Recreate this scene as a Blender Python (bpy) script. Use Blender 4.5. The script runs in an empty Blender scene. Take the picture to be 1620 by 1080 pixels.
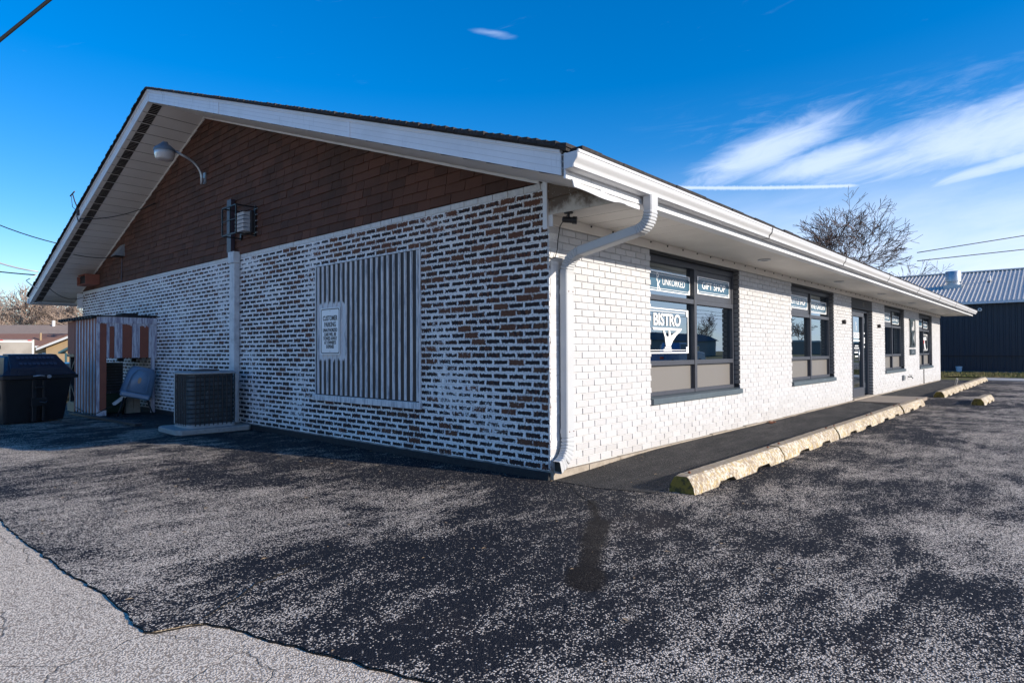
import bpy, math, random
from mathutils import Vector, Matrix
R_ = random.Random(7)
rad = math.radians
SC = bpy.context.scene
COL = SC.collection

# ------------------------------------------------------------------ camera
YAW, PIT, ROL = rad(41.897), rad(0.923), rad(-0.261)
Fv = Vector((math.cos(PIT)*math.cos(YAW), math.cos(PIT)*math.sin(YAW), math.sin(PIT)))
R0 = Vector((math.sin(YAW), -math.cos(YAW), 0)); U0 = R0.cross(Fv)
Rv = math.cos(ROL)*R0+math.sin(ROL)*U0; Uv = -math.sin(ROL)*R0+math.cos(ROL)*U0
cd = bpy.data.cameras.new('camera'); cam = bpy.data.objects.new('camera', cd); COL.objects.link(cam)
cd.sensor_width = 36; cd.lens = 984.06/1620*36; cd.clip_start = .05; cd.clip_end = 3000
M = Matrix((Rv, Uv, -Fv)).transposed().to_4x4(); M.translation = Vector((-4.438, -3.522, 1.087))
cam.matrix_world = M; SC.camera = cam

# ------------------------------------------------------------------ sky, sun, exposure
SUN = Vector((.27, -1, .36)).normalized()
SUN_EL = math.asin(SUN.z)
world = bpy.data.worlds.new('World'); SC.world = world; world.use_nodes = True
SC.view_settings.view_transform = 'Standard'; SC.view_settings.look = 'None'
SC.view_settings.exposure = .60; SC.view_settings.gamma = 1; SC.view_settings.use_curve_mapping = False
SKY_STRENGTH = .15; SUN_STRENGTH = 4.3

class NT:
    """small helper for node trees"""
    def __init__(s, nt): s.nt = nt; nt.nodes.clear()
    def n(s, t, ins=None, **kw):
        nd = s.nt.nodes.new(t)
        for k, v in kw.items(): setattr(nd, k, v)
        for k, v in (ins or {}).items():
            sk = nd.inputs[k]
            if isinstance(v, bpy.types.NodeSocket): s.nt.links.new(v, sk)
            else:
                if isinstance(v, (tuple, list)) and len(v) == 3 and sk.type == 'RGBA': v = (*v, 1)
                sk.default_value = v
        return nd
    def m(s, op, a, b=0, c=0, clamp=False):
        nd = s.nt.nodes.new('ShaderNodeMath'); nd.operation = op; nd.use_clamp = clamp
        for i, v in enumerate((a, b, c)):
            if isinstance(v, bpy.types.NodeSocket): s.nt.links.new(v, nd.inputs[i])
            else: nd.inputs[i].default_value = v
        return nd.outputs[0]
    def ss(s, x, a, b):      # smoothstep
        nd = s.n('ShaderNodeMapRange', {0: x, 1: a, 2: b}, interpolation_type='SMOOTHSTEP'); return nd.outputs[0]
    def lin(s, x, a, b, c=0., d=1.):
        nd = s.n('ShaderNodeMapRange', {0: x, 1: a, 2: b, 3: c, 4: d}); return nd.outputs[0]
    def mix(s, f, a, b, blend='MIX'):
        nd = s.nt.nodes.new('ShaderNodeMix'); nd.data_type = 'RGBA'; nd.blend_type = blend
        for i, v in ((0, f), (6, a), (7, b)):
            if isinstance(v, bpy.types.NodeSocket): s.nt.links.new(v, nd.inputs[i])
            else: nd.inputs[i].default_value = (*v, 1) if isinstance(v, (tuple, list)) and len(v) == 3 else v
        return nd.outputs[2]
    def noise(s, vec, scale, detail=3., rough=.55, dist=0., col=False):
        nd = s.n('ShaderNodeTexNoise', {'Scale': scale, 'Detail': detail, 'Roughness': rough, 'Distortion': dist})
        if vec is not None: s.nt.links.new(vec, nd.inputs['Vector'])
        return nd.outputs[1 if col else 0]
    def vmul(s, vec, v):
        nd = s.n('ShaderNodeVectorMath', {0: vec, 1: v}, operation='MULTIPLY'); return nd.outputs[0]
    def xyz(s, vec):
        nd = s.n('ShaderNodeSeparateXYZ', {0: vec}); return nd.outputs
    def cxyz(s, x, y, z=0.):
        return s.n('ShaderNodeCombineXYZ', {0: x, 1: y, 2: z}).outputs[0]

w = NT(world.node_tree)
sky = w.n('ShaderNodeTexSky', sky_type='NISHITA', sun_disc=False, sun_elevation=SUN_EL,
          sun_rotation=math.atan2(SUN.x, SUN.y), air_density=1.0, dust_density=.25, ozone_density=3.0, altitude=300)
dirv = w.n('ShaderNodeTexCoord').outputs['Generated']
dx, dy, dz = w.xyz(dirv)[:3]
az = w.m('MULTIPLY', w.m('ARCTAN2', dy, dx), 180/math.pi)
el = w.m('MULTIPLY', w.m('ARCSINE', dz), 180/math.pi)
ae = w.cxyz(az, el)
def blob(a, e, sa, se, rot):
    ca, sn = math.cos(rad(rot)), math.sin(rad(rot))
    u = w.m('SUBTRACT', az, a); v = w.m('SUBTRACT', el, e)
    p = w.m('DIVIDE', w.m('ADD', w.m('MULTIPLY', u, ca), w.m('MULTIPLY', v, sn)), sa)
    q = w.m('DIVIDE', w.m('SUBTRACT', w.m('MULTIPLY', v, ca), w.m('MULTIPLY', u, sn)), se)
    r = w.m('ADD', w.m('MULTIPLY', p, p), w.m('MULTIPLY', q, q))
    return w.m('EXPONENT', w.m('MULTIPLY', r, -1.))
def rotmap(rot, sx, sy):
    nd = w.n('ShaderNodeMapping', {'Vector': ae, 'Rotation': (0, 0, rad(rot)), 'Scale': (sx, sy, 1)}, vector_type='TEXTURE')
    return nd.outputs[0]
n1 = w.noise(rotmap(-12, 4.8, 1.15), 1.0, 7, .64, .8)
n2 = w.noise(rotmap(-9, 10., 2.2), 1.0, 5, .6, .3)
b1 = blob(1.0, 15.6, 18, 2.5, -5)
b2 = blob(19.5, 16.5, 7.0, 1.7, -17)
b3 = blob(1.5, 13.4, 9, .7, -8)
b4 = blob(14.5, 15.2, 7.5, 1.3, -8)
b5 = blob(43.3, 27.2, 3.2, .5, 6)
b6 = blob(-25, 17, 16, 3, -6); b7 = blob(-70, 28, 20, 3, 10)
bs = w.m('MAXIMUM', w.m('MAXIMUM', b1, b2), w.m('MAXIMUM', b3, b4))
bs = w.m('MAXIMUM', bs, w.m('MAXIMUM', b6, b7))
dens = w.m('ADD', w.m('MULTIPLY', bs, 1.1), w.m('MULTIPLY', w.m('SUBTRACT', n1, .5), .95))
cl = w.m('MULTIPLY', w.ss(dens, .12, 1.15), .74)
wisp = w.m('MULTIPLY', w.ss(w.m('ADD', b5, w.m('MULTIPLY', w.m('SUBTRACT', n2, .5), 1.5)), .5, 1.3), .5)
# contrail
ce = w.m('SUBTRACT', el, w.m('ADD', 13.0-12.3*.0863, w.m('MULTIPLY', az, .0863)))
ct = w.m('EXPONENT', w.m('MULTIPLY', w.m('POWER', w.m('DIVIDE', ce, w.m('ADD', .04, w.m('MULTIPLY', w.noise(w.vmul(ae, (3., 1., 1.)), 1.4, 4, .7), .26))), 2), -1.))
ct = w.m('MULTIPLY', ct, w.m('MULTIPLY', w.ss(az, 11.8, 13.5), w.m('SUBTRACT', 1., w.ss(az, 27, 34))))
ct = w.m('MULTIPLY', ct, .8)
# thin veil low on the right-hand side
veil = w.m('MULTIPLY', w.m('SUBTRACT', 1., w.ss(el, 5., 18.)), w.m('SUBTRACT', 1., w.ss(az, 16, 42)))
n3 = w.noise(rotmap(-6, 7.5, 1.3), 1.0, 7, .66, .5)
field = w.m('MULTIPLY', w.m('MULTIPLY', w.ss(n3, .46, .80), w.m('SUBTRACT', 1., w.ss(az, 14, 34))), w.m('MULTIPLY', w.ss(el, 5, 10), w.m('SUBTRACT', 1., w.ss(el, 15, 22))))
cl = w.m('MAXIMUM', cl, w.m('MULTIPLY', field, .55))
veil = w.m('MULTIPLY', veil, w.m('ADD', .33, w.m('MULTIPLY', n2, .95)))
low = w.m('MULTIPLY', w.m('SUBTRACT', 1., w.ss(el, -1., 11.)), .30)
cloud = w.m('MAXIMUM', w.m('MAXIMUM', cl, wisp), w.m('MAXIMUM', ct, w.m('MAXIMUM', veil, low)), clamp=True)
gm_ = w.n('ShaderNodeGamma', {'Color': sky.outputs[0], 'Gamma': .80})
hs = w.n('ShaderNodeHueSaturation', {'Saturation': 1.62, 'Value': 1.20, 'Color': gm_.outputs[0], 'Hue': .512})
skyc = w.mix(cloud, hs.outputs[0], (4.0, 4.6, 5.9))
bg = w.n('ShaderNodeBackground', {'Color': skyc, 'Strength': SKY_STRENGTH})
w.nt.links.new(bg.outputs[0], w.n('ShaderNodeOutputWorld').inputs[0])

sd = bpy.data.lights.new('sun', 'SUN'); sd.energy = SUN_STRENGTH; sd.angle = rad(.5); sd.color = (1, .90, .77)
sun = bpy.data.objects.new('sun', sd); COL.objects.link(sun)
sun.rotation_euler = (-SUN).to_track_quat('-Z', 'Y').to_euler(); sun.location = (0, -20, 20)

# ------------------------------------------------------------------ materials
def mat(name, base=(.5, .5, .5), rough=.6, metal=0., spec=.5, vary=None, bump=None, fn=None, **kw):
    """vary=(scale, amount[, dark colour]) mottles the base colour; bump=(scale, strength, distance)"""
    m = bpy.data.materials.new(name); m.use_nodes = True
    t = NT(m.node_tree)
    out = t.n('ShaderNodeOutputMaterial')
    bs = t.n('ShaderNodeBsdfPrincipled', {'Base Color': base, 'Roughness': rough, 'Metallic': metal, 'Specular IOR Level': spec})
    for k, v in kw.items(): bs.inputs[k.replace('_', ' ')].default_value = v
    t.nt.links.new(bs.outputs[0], out.inputs[0])
    pos = t.n('ShaderNodeNewGeometry').outputs['Position']
    if vary:
        sc, am = vary[:2]; dark = vary[2] if len(vary) > 2 else tuple(c*.4 for c in base)
        f = t.m('MULTIPLY', t.ss(t.noise(pos, sc, 5, .65), .35, .75), am)
        t.nt.links.new(t.mix(f, base, dark), bs.inputs['Base Color'])
        t.nt.links.new(t.m('ADD', rough-.08, t.m('MULTIPLY', t.noise(pos, sc*2.3, 3), .16)), bs.inputs['Roughness'])
    if bump:
        b = t.n('ShaderNodeBump', {'Height': t.noise(pos, bump[0], 4, .6), 'Strength': bump[1], 'Distance': bump[2]})
        t.nt.links.new(b.outputs[0], bs.inputs['Normal'])
    if fn: fn(t, bs, pos)
    return m
def L(t, a, b): t.nt.links.new(a, b)

def f_brown_brick(t, bs, pos):
    """half-painted brick: white paint creeps in from the joints with a ragged edge"""
    uv = t.n('ShaderNodeUVMap').outputs[0]; u, v = t.xyz(uv)[:2]
    rn = t.n('ShaderNodeAttribute', attribute_name='rnd').outputs['Fac']
    du = t.m('MULTIPLY', t.m('MINIMUM', u, t.m('SUBTRACT', 1., u)), .190)
    dv = t.m('MULTIPLY', t.m('MINIMUM', v, t.m('SUBTRACT', 1., v)), .056)
    d = t.m('MINIMUM', du, dv)
    px, py, pz = t.xyz(pos)[:3]
    nz = t.noise(pos, 42, 4, .75); n2 = t.noise(t.vmul(pos, (1, 1, .3)), 75, 3, .7)
    big = t.noise(pos, 1.1, 3, .5)
    th = t.m('ADD', t.m('MULTIPLY', t.m('SUBTRACT', nz, .5), .042), t.m('ADD', .0105, t.m('MULTIPLY', t.m('SUBTRACT', n2, .5), .030)))
    th = t.m('ADD', th, t.m('MULTIPLY', t.m('SUBTRACT', big, .5), .014))
    th = t.m('ADD', th, t.m('MULTIPLY', t.m('SUBTRACT', rn, .62), .010))
    th = t.m('ADD', th, t.lin(py, 1., 9., -.005, .002))
    mk = t.ss(t.m('SUBTRACT', d, th), -.001, .0025)
    heavy = t.ss(t.m('ADD', t.noise(pos, 19, 5, .8), t.m('MULTIPLY', t.m('SUBTRACT', big, .5), .7)), .60, .70)
    mk = t.m('MULTIPLY', mk, t.m('SUBTRACT', 1., heavy))
    bl = t.ss(t.m('ADD', t.m('ADD', t.noise(t.vmul(pos, (1, 1, .5)), 28, 4, .7), t.m('MULTIPLY', rn, .34)), t.m('ADD', t.lin(py, .3, 6., .02, .16), t.lin(pz, .2, 2.4, .08, -.05))), .60, .78)
    hue = t.mix(t.m('FRACT', t.m('MULTIPLY', rn, 7.3)), (.165, .062, .034), (.13, .068, .040))
    brown = t.mix(bl, hue, (.016, .014, .018))
    brown = t.mix(t.m('MULTIPLY', t.noise(pos, 220, 2), .5), brown, (.05, .03, .024))
    paint = t.mix(t.ss(t.noise(pos, 9, 4, .6), .35, .75), (.88, .88, .88), (.72, .73, .75))
    L(t, t.mix(mk, paint, brown), bs.inputs['Base Color'])
    h = t.m('ADD', t.m('MULTIPLY', mk, -.6), t.m('MULTIPLY', t.noise(pos, 160, 3), .8))
    b = t.n('ShaderNodeBump', {'Height': h, 'Strength': .6, 'Distance': .004}); L(t, b.outputs[0], bs.inputs['Normal'])
M_bbrick = mat('half_painted_brick', rough=.8, spec=.25, fn=f_brown_brick)

def f_mortar(t, bs, pos):
    px, py, pz = t.xyz(pos)[:3]
    c = t.mix(t.ss(t.noise(pos, 6, 5, .7), .35, .7), (.76, .76, .76), (.50, .51, .53))
    dirt = t.m('MULTIPLY', t.m('SUBTRACT', 1., t.ss(t.m('ADD', pz, t.m('MULTIPLY', t.noise(pos, 7, 4), .16)), .02, .16)), .9)
    c = t.mix(dirt, c, (.035, .034, .036))
    L(t, c, bs.inputs['Base Color'])
    b = t.n('ShaderNodeBump', {'Height': t.noise(pos, 120, 4, .7), 'Strength': .8, 'Distance': .004}); L(t, b.outputs[0], bs.inputs['Normal'])
M_mortar = mat('painted_mortar', rough=.85, spec=.2, fn=f_mortar)

def f_white_brick(t, bs, pos):
    rn = t.n('ShaderNodeAttribute', attribute_name='rnd').outputs['Fac']
    px, py, pz = t.xyz(pos)[:3]
    c = t.mix(rn, (.465, .465, .475), (.52, .525, .54))
    c = t.mix(t.m('MULTIPLY', t.ss(t.noise(pos, 45, 5, .75), .5, .78), .45), c, (.36, .33, .31))
    spk = t.ss(t.noise(pos, 95, 2, .5), .70, .76)
    c = t.mix(t.m('MULTIPLY', spk, .7), c, (.22, .19, .17))
    low = t.m('MULTIPLY', t.m('SUBTRACT', 1., t.ss(t.m('ADD', pz, t.m('MULTIPLY', t.noise(pos, 5, 4), .25)), .05, .5)), .25)
    c = t.mix(low, c, (.34, .29, .23))
    L(t, c, bs.inputs['Base Color'])
    h = t.m('ADD', t.noise(pos, 38, 4, .7), t.m('MULTIPLY', spk, -.5))
    b = t.n('ShaderNodeBump', {'Height': h, 'Strength': .55, 'Distance': .006}); L(t, b.outputs[0], bs.inputs['Normal'])
M_wbrick = mat('white_painted_brick', rough=.62, spec=.35, fn=f_white_brick)
M_topbrick = mat('whitewashed_brick', (.66, .66, .65), .8, vary=(20, .6, (.42, .42, .42)), bump=(90, .6, .004))
M_wmortar = mat('white_painted_mortar', (.54, .545, .555), .8, spec=.2, vary=(8, .35, (.5, .47, .44)), bump=(90, .6, .003))
M_gbrick = mat('grey_painted_brick', (.21, .205, .205), .6, vary=(14, .5), bump=(60, .6, .004))

def f_shingle(t, bs, pos):
    rn = t.n('ShaderNodeAttribute', attribute_name='rnd').outputs['Fac']
    px, py, pz = t.xyz(pos)[:3]
    c = t.mix(rn, (.085, .040, .028), (.155, .066, .043))
    c = t.mix(t.m('MULTIPLY', t.ss(t.noise(pos, 1.3, 5, .6), .42, .72), .65), c, (.060, .036, .027))
    strk = t.ss(t.noise(t.vmul(pos, (1, 1, .15)), 9, 4, .6), .5, .75)
    c = t.mix(t.m('MULTIPLY', strk, .35), c, (.15, .085, .06))
    c = t.mix(t.m('MULTIPLY', t.noise(pos, 400, 2), .5), c, (.07, .045, .035))
    L(t, c, bs.inputs['Base Color'])
    b = t.n('ShaderNodeBump', {'Height': t.noise(pos, 260, 3, .7), 'Strength': .7, 'Distance': .002}); L(t, b.outputs[0], bs.inputs['Normal'])
M_shingle = mat('brown_siding_shingle', rough=.85, spec=.2, fn=f_shingle)
M_darkback = mat('dark_sheathing', (.02, .014, .012), .9)
M_alu = mat('white_aluminium', (.55, .56, .58), .40, spec=.45, vary=(5, .22, (.5, .49, .46)))
M_spout = mat('white_downspout_metal', (.46, .475, .49), .45, spec=.4, vary=(6, .3, (.42, .41, .40)))
def f_fascia(t, bs, pos):
    px, py, pz = t.xyz(pos)[:3]
    c = t.mix(t.m('MULTIPLY', t.ss(t.noise(pos, 3, 5, .65), .4, .75), .3), (.72, .73, .75), (.50, .51, .52))
    dr = t.ss(t.noise(t.vmul(pos, (1, 1, .10)), 16, 4, .7), .60, .74)
    c = t.mix(t.m('MULTIPLY', dr, .55), c, (.26, .27, .28))
    L(t, c, bs.inputs['Base Color'])
M_fascia = mat('fascia_metal', rough=.42, fn=f_fascia)
M_soffit = mat('soffit_panel', (.74, .70, .64), .55, vary=(2.2, .35, (.50, .46, .40)))
M_gsoffit = mat('gable_soffit_panel', (.70, .68, .65), .55, vary=(1.6, .35, (.52, .49, .45)))
def f_stain(t, bs, pos):
    px, py, pz = t.xyz(pos)[:3]
    s = t.m('ADD', t.m('MULTIPLY', t.m('SUBTRACT', pz, 2.33), 2.4), t.m('MULTIPLY', t.m('SUBTRACT', t.noise(pos, 5, 5, .65), .5), 1.1))
    c = t.mix(t.ss(s, -.05, .30), (.56, .50, .42), (.11, .065, .033))
    sp = t.ss(t.noise(pos, 42, 3), .64, .69)
    c = t.mix(t.m('MULTIPLY', sp, .6), c, (.5, .45, .38))
    L(t, c, bs.inputs['Base Color'])
M_stain = mat('water_stained_panel', rough=.6, fn=f_stain)
M_beadgrey = mat('fascia_groove_grey', (.55, .56, .58), .7)
M_roof = mat('asphalt_roof_shingle', (.035, .033, .034), .95, spec=.15, vary=(30, .6, (.075, .07, .066)), bump=(80, .8, .005))
M_frame = mat('window_frame_metal', (.055, .060, .075), .42, spec=.5, vary=(12, .3, (.03, .032, .04)))
M_sill = mat('sill_metal', (.07, .095, .115), .45, vary=(10, .4, (.12, .15, .17)))
M_taupe = mat('taupe_infill_panel', (.175, .165, .155), .42, vary=(1.5, .3, (.17, .155, .14)))
M_interior = mat('dark_interior', (.02, .02, .022), .9)
M_blind = mat('pale_ceiling_blind', (.28, .27, .25), .8)
M_print = mat('white_vinyl_print', (.86, .87, .88), .45)
M_bluevinyl = mat('blue_vinyl_film', (.055, .125, .19), .25, spec=.4, vary=(3, .2))
M_black = mat('matt_black_metal', (.012, .012, .014), .5)
M_char = mat('charcoal_panel', (.032, .031, .034), .6, vary=(9, .5, (.016, .015, .016)))
def glassmat(name, tint, refl, rough=.012):
    m = bpy.data.materials.new(name); m.use_nodes = True; t = NT(m.node_tree)
    pos = t.n('ShaderNodeNewGeometry').outputs['Position']
    bmp = t.n('ShaderNodeBump', {'Height': t.noise(pos, .9, 1), 'Strength': .25, 'Distance': .01})
    tr = t.n('ShaderNodeBsdfTransparent', {'Color': tint})
    gl = t.n('ShaderNodeBsdfGlossy', {'Color': (.80, .92, 1.0), 'Roughness': rough, 'Normal': bmp.outputs[0]})
    fr = t.n('ShaderNodeFresnel', {'IOR': 1.5}).outputs[0]
    f = t.m('ADD', t.m('MULTIPLY', fr, .8), refl, clamp=True)
    mx = t.n('ShaderNodeMixShader', {0: f}); L(t, tr.outputs[0], mx.inputs[1]); L(t, gl.outputs[0], mx.inputs[2])
    L(t, mx.outputs[0], t.n('ShaderNodeOutputMaterial').inputs[0]); return m
M_glass = glassmat('tinted_window_glass', (.35, .38, .40), .34)
M_carglass = mat('car_glass', (.01, .012, .015), .05, spec=.8)

def f_lot(t, bs, pos, base=.22, road=False):
    px, py, pz = t.xyz(pos)[:3]
    p2 = t.cxyz(px, py, 0.)
    vo = t.n('ShaderNodeTexVoronoi', {'Vector': p2, 'Scale': 135., 'Randomness': 1.}); cell = t.xyz(vo.outputs['Color'])[0]; cell2 = t.xyz(vo.outputs['Color'])[1]
    vb = t.n('ShaderNodeTexVoronoi', {'Vector': p2, 'Scale': 60., 'Randomness': 1.}); cb = t.xyz(vb.outputs['Color'])[0]
    fine = t.noise(p2, 30, 3, .65)
    if not road:
        n = t.noise(p2, .62, 6, .68, .5); n2 = t.noise(t.vmul(p2, (1., 2.4, 1.)), 2.2, 4, .6)
        dist = t.m('MAXIMUM', t.m('MULTIPLY', px, -1.), t.m('MULTIPLY', py, -1.))
        W = t.m('ADD', t.m('MULTIPLY', t.m('SUBTRACT', n, .5), 2.1), t.m('MULTIPLY', t.m('SUBTRACT', n2, .5), 1.1))
        W = t.m('ADD', W, t.lin(dist, .3, 3.2, -.26, .17))
        W = t.m('ADD', W, t.lin(px, -2.5, 4., .10, .0))
        W = t.m('ADD', t.m('ADD', W, .33), t.lin(px, -3.6, -1.2, -.16, .0))
        W = t.m('MULTIPLY', t.m('MINIMUM', t.m('MAXIMUM', W, .20), .84), .95)
    else:
        W = .92
    v = t.m('ADD', t.m('MULTIPLY', cell, .6), t.m('ADD', t.m('MULTIPLY', cb, .18), t.m('MULTIPLY', fine, .25)))
    v = t.m('SUBTRACT', v, .03)
    mk = t.ss(t.m('SUBTRACT', W, v), -.05, .03)
    mk = t.m('MULTIPLY', mk, t.m('SUBTRACT', 1., t.m('MULTIPLY', t.ss(vo.outputs['Distance'], .36, .62), .85)))
    seal = t.mix(t.noise(p2, 3., 4, .6), (.008, .010, .015), (.022, .023, .028))
    brn = t.ss(t.noise(t.cxyz(px, t.m('ADD', py, 11.)), .7, 4, .6), .55, .75)
    seal = t.mix(t.m('MULTIPLY', brn, .5), seal, (.045, .034, .030))
    st = t.mix(cell2, (.60, .50, .40), (.98, .86, .71))
    st = t.mix(t.m('MULTIPLY', t.ss(cell, .88, .93), t.ss(cell2, .6, .7)), st, (.45, .27, .17))
    if road: seal = t.mix(.7, seal, (.30, .235, .175)); st = t.mix(.5, st, (1.0, .86, .68))
    c = t.mix(mk, seal, st)
    return c, mk, vo, p2, px, py, pos
def capsule(t, p2, a, b, r, soft, warp=.08, wsc=5.):
    nz = t.noise(p2, wsc, 4, .65, 0, True)
    wv = t.n('ShaderNodeVectorMath', {0: t.n('ShaderNodeVectorMath', {0: nz, 1: (.5, .5, .5)}, operation='SUBTRACT').outputs[0], 1: (warp*2, warp*2, 0)}, operation='MULTIPLY').outputs[0]
    q = t.n('ShaderNodeVectorMath', {0: p2, 1: wv}, operation='ADD').outputs[0]
    qa = t.n('ShaderNodeVectorMath', {0: q, 1: (*a, 0)}, operation='SUBTRACT').outputs[0]
    ba = (b[0]-a[0], b[1]-a[1], 0); L2 = ba[0]**2+ba[1]**2
    h = t.m('DIVIDE', t.n('ShaderNodeVectorMath', {0: qa, 1: ba}, operation='DOT_PRODUCT').outputs['Value'], L2, clamp=True)
    pr = t.n('ShaderNodeVectorMath', {0: (ba[0], ba[1], 0), 3: h}, operation='SCALE').outputs[0]
    d = t.n('ShaderNodeVectorMath', {0: t.n('ShaderNodeVectorMath', {0: qa, 1: pr}, operation='SUBTRACT').outputs[0]}, operation='LENGTH').outputs['Value']
    return t.m('SUBTRACT', 1., t.ss(d, r-soft, r+soft))
def f_asphalt(t, bs, pos):
    c, mk, vo, p2, px, py, pos = f_lot(t, bs, pos)
    s1 = capsule(t, p2, (-.88, -1.12), (-1.30, -1.36), .085, .03, .04)
    s2 = t.m('MAXIMUM', capsule(t, p2, (-1.30, -1.36), (-1.84, -1.68), .060, .03, .05), capsule(t, p2, (-1.72, -1.60), (-1.86, -1.69), .100, .03, .05))
    s3 = capsule(t, p2, (-.42, -.74), (-.90, -1.12), .035, .035, .05)
    s = t.m('MULTIPLY', t.m('MAXIMUM', t.m('MAXIMUM', s1, s2), s3), .93)
    c = t.mix(s, c, (.008, .006, .006))
    L(t, c, bs.inputs['Base Color'])
    L(t, t.m('SUBTRACT', .78, t.m('MULTIPLY', s, .15)), bs.inputs['Roughness'])
    h = t.m('ADD', t.m('MULTIPLY', vo.outputs['Distance'], -.6), t.m('MULTIPLY', t.noise(p2, 25, 4, .7), 1.0))
    b = t.n('ShaderNodeBump', {'Height': h, 'Strength': .7, 'Distance': .006}); L(t, b.outputs[0], bs.inputs['Normal'])
M_lot = mat('worn_sealed_asphalt', rough=.82, spec=.12, fn=f_asphalt)
def f_road(t, bs, pos):
    c, mk, vo, p2, px, py, pos = f_lot(t, bs, pos, road=True)
    nz = t.n('ShaderNodeVectorMath', {0: p2, 1: t.vmul(t.noise(p2, 5, 3, .6, 0, True), (.16, .16, 0))}, operation='ADD').outputs[0]
    cr = t.n('ShaderNodeTexVoronoi', {'Vector': nz, 'Scale': 2.3}, feature='DISTANCE_TO_EDGE').outputs[0]
    gate = t.ss(t.noise(p2, .9, 2), .36, .55)
    k = t.m('MULTIPLY', t.m('SUBTRACT', 1., t.ss(cr, .001, .011)), gate)
    c = t.mix(t.m('MULTIPLY', k, .85), c, (.05, .045, .04))
    L(t, c, bs.inputs['Base Color'])
    h = t.m('ADD', t.m('MULTIPLY', vo.outputs['Distance'], -.8), t.m('SUBTRACT', t.noise(p2, 30, 3), k))
    b = t.n('ShaderNodeBump', {'Height': h, 'Strength': .5, 'Distance': .006}); L(t, b.outputs[0], bs.inputs['Normal'])
M_road = mat('chip_seal_road', rough=.85, spec=.25, fn=f_road)
def f_walk(t, bs, pos):
    px, py, pz = t.xyz(pos)[:3]
    c = t.mix(t.ss(t.noise(t.vmul(pos, (.5, 1.6, 1)), 2.5, 5, .65), .35, .75), (.022, .022, .023), (.085, .079, .074))
    sp = t.ss(t.noise(pos, 110, 2, .6), .60, .68)
    c = t.mix(t.m('MULTIPLY', t.ss(t.noise(pos, 160, 2, .7), .40, .55), .6), c, (.012, .012, .013))
    c = t.mix(t.m('MULTIPLY', sp, .75), c, (.36, .32, .28))
    L(t, c, bs.inputs['Base Color'])
    b = t.n('ShaderNodeBump', {'Height': t.noise(pos, 38, 6, .8), 'Strength': 1.0, 'Distance': .022}); L(t, b.outputs[0], bs.inputs['Normal'])
M_walk = mat('dark_sealed_walkway', rough=.8, spec=.3, fn=f_walk)
M_footing = mat('tarred_footing', (.018, .018, .02), .9, vary=(20, .5, (.04, .04, .042)), bump=(60, .8, .006))
M_crack = mat('crack_shadow_dirt', (.006, .005, .005), .95)
M_conc = mat('weathered_concrete', (.36, .31, .25), .85, vary=(14, .6, (.20, .165, .125)), bump=(70, .7, .006))
M_pale = mat('pale_concrete', (.42, .40, .37), .8, vary=(3, .4, (.3, .28, .26)))
M_pad = mat('brown_concrete_slab', (.27, .22, .175), .8, vary=(5, .5, (.19, .155, .12)))
M_acpad = mat('grey_concrete_pad', (.32, .32, .31), .85, vary=(20, .6, (.18, .18, .18)), bump=(90, .8, .005))
def f_block(t, bs, pos):
    nrm = t.n('ShaderNodeNewGeometry').outputs['Normal']
    nx, ny, nz = t.xyz(nrm)[:3]
    conc = t.mix(t.noise(pos, 30, 4, .7), (.23, .18, .13), (.36, .29, .215))
    pt = t.mix(t.ss(t.noise(pos, 26, 4, .7), .42, .64), (.60, .56, .48), (.44, .32, .12))
    pk = t.ss(t.m('ADD', t.noise(t.vmul(pos, (1.3, 1, .6)), 34, 5, .75), t.m('MULTIPLY', t.noise(pos, 3, 2), .25)), .58, .66)
    side = t.m('ADD', t.ss(t.m('ABSOLUTE', ny), .2, .6), .35, clamp=True)
    c = t.mix(t.m('MULTIPLY', pk, side), conc, pt)
    e = t.m('SUBTRACT', t.m('ABSOLUTE', nx), t.m('MULTIPLY', t.noise(pos, 22, 4, .7), .5))
    c = t.mix(t.ss(e, .25, .5), c, t.mix(t.ss(t.noise(pos, 14, 4, .7), .45, .6), (.24, .165, .035), (.085, .068, .03)))
    gr = t.m('MULTIPLY', t.ss(t.noise(pos, 12, 5, .7), .55, .75), .5)
    c = t.mix(gr, c, (.14, .115, .08))
    L(t, c, bs.inputs['Base Color'])
    b = t.n('ShaderNodeBump', {'Height': t.noise(pos, 70, 5, .75), 'Strength': .8, 'Distance': .005}); L(t, b.outputs[0], bs.inputs['Normal'])
M_block = mat('worn_yellow_parking_block', rough=.85, spec=.2, fn=f_block)
M_rust = mat('rusty_steel', (.22, .075, .03), .8, vary=(60, .7))
M_galv = mat('galvanised_steel', (.42, .46, .50), .38, metal=.75, vary=(7, .4, (.26, .30, .34)))
M_darkmetal = mat('navy_metal_siding', (.020, .030, .046), .45, vary=(1.2, .3, (.014, .02, .03)))
M_roofmetal = mat('blue_grey_metal_roof', (.66, .63, .58), .75, spec=.15, vary=(1.5, .3, (.44, .45, .47)))
M_bluewhite = mat('blue_plastic_bucket', (.45, .60, .72), .4)
M_brownduct = mat('dark_brown_duct', (.055, .04, .055), .45)
M_paintduct = mat('whitewashed_duct', (.62, .64, .66), .6, vary=(6, .8, (.30, .33, .37)))
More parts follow.
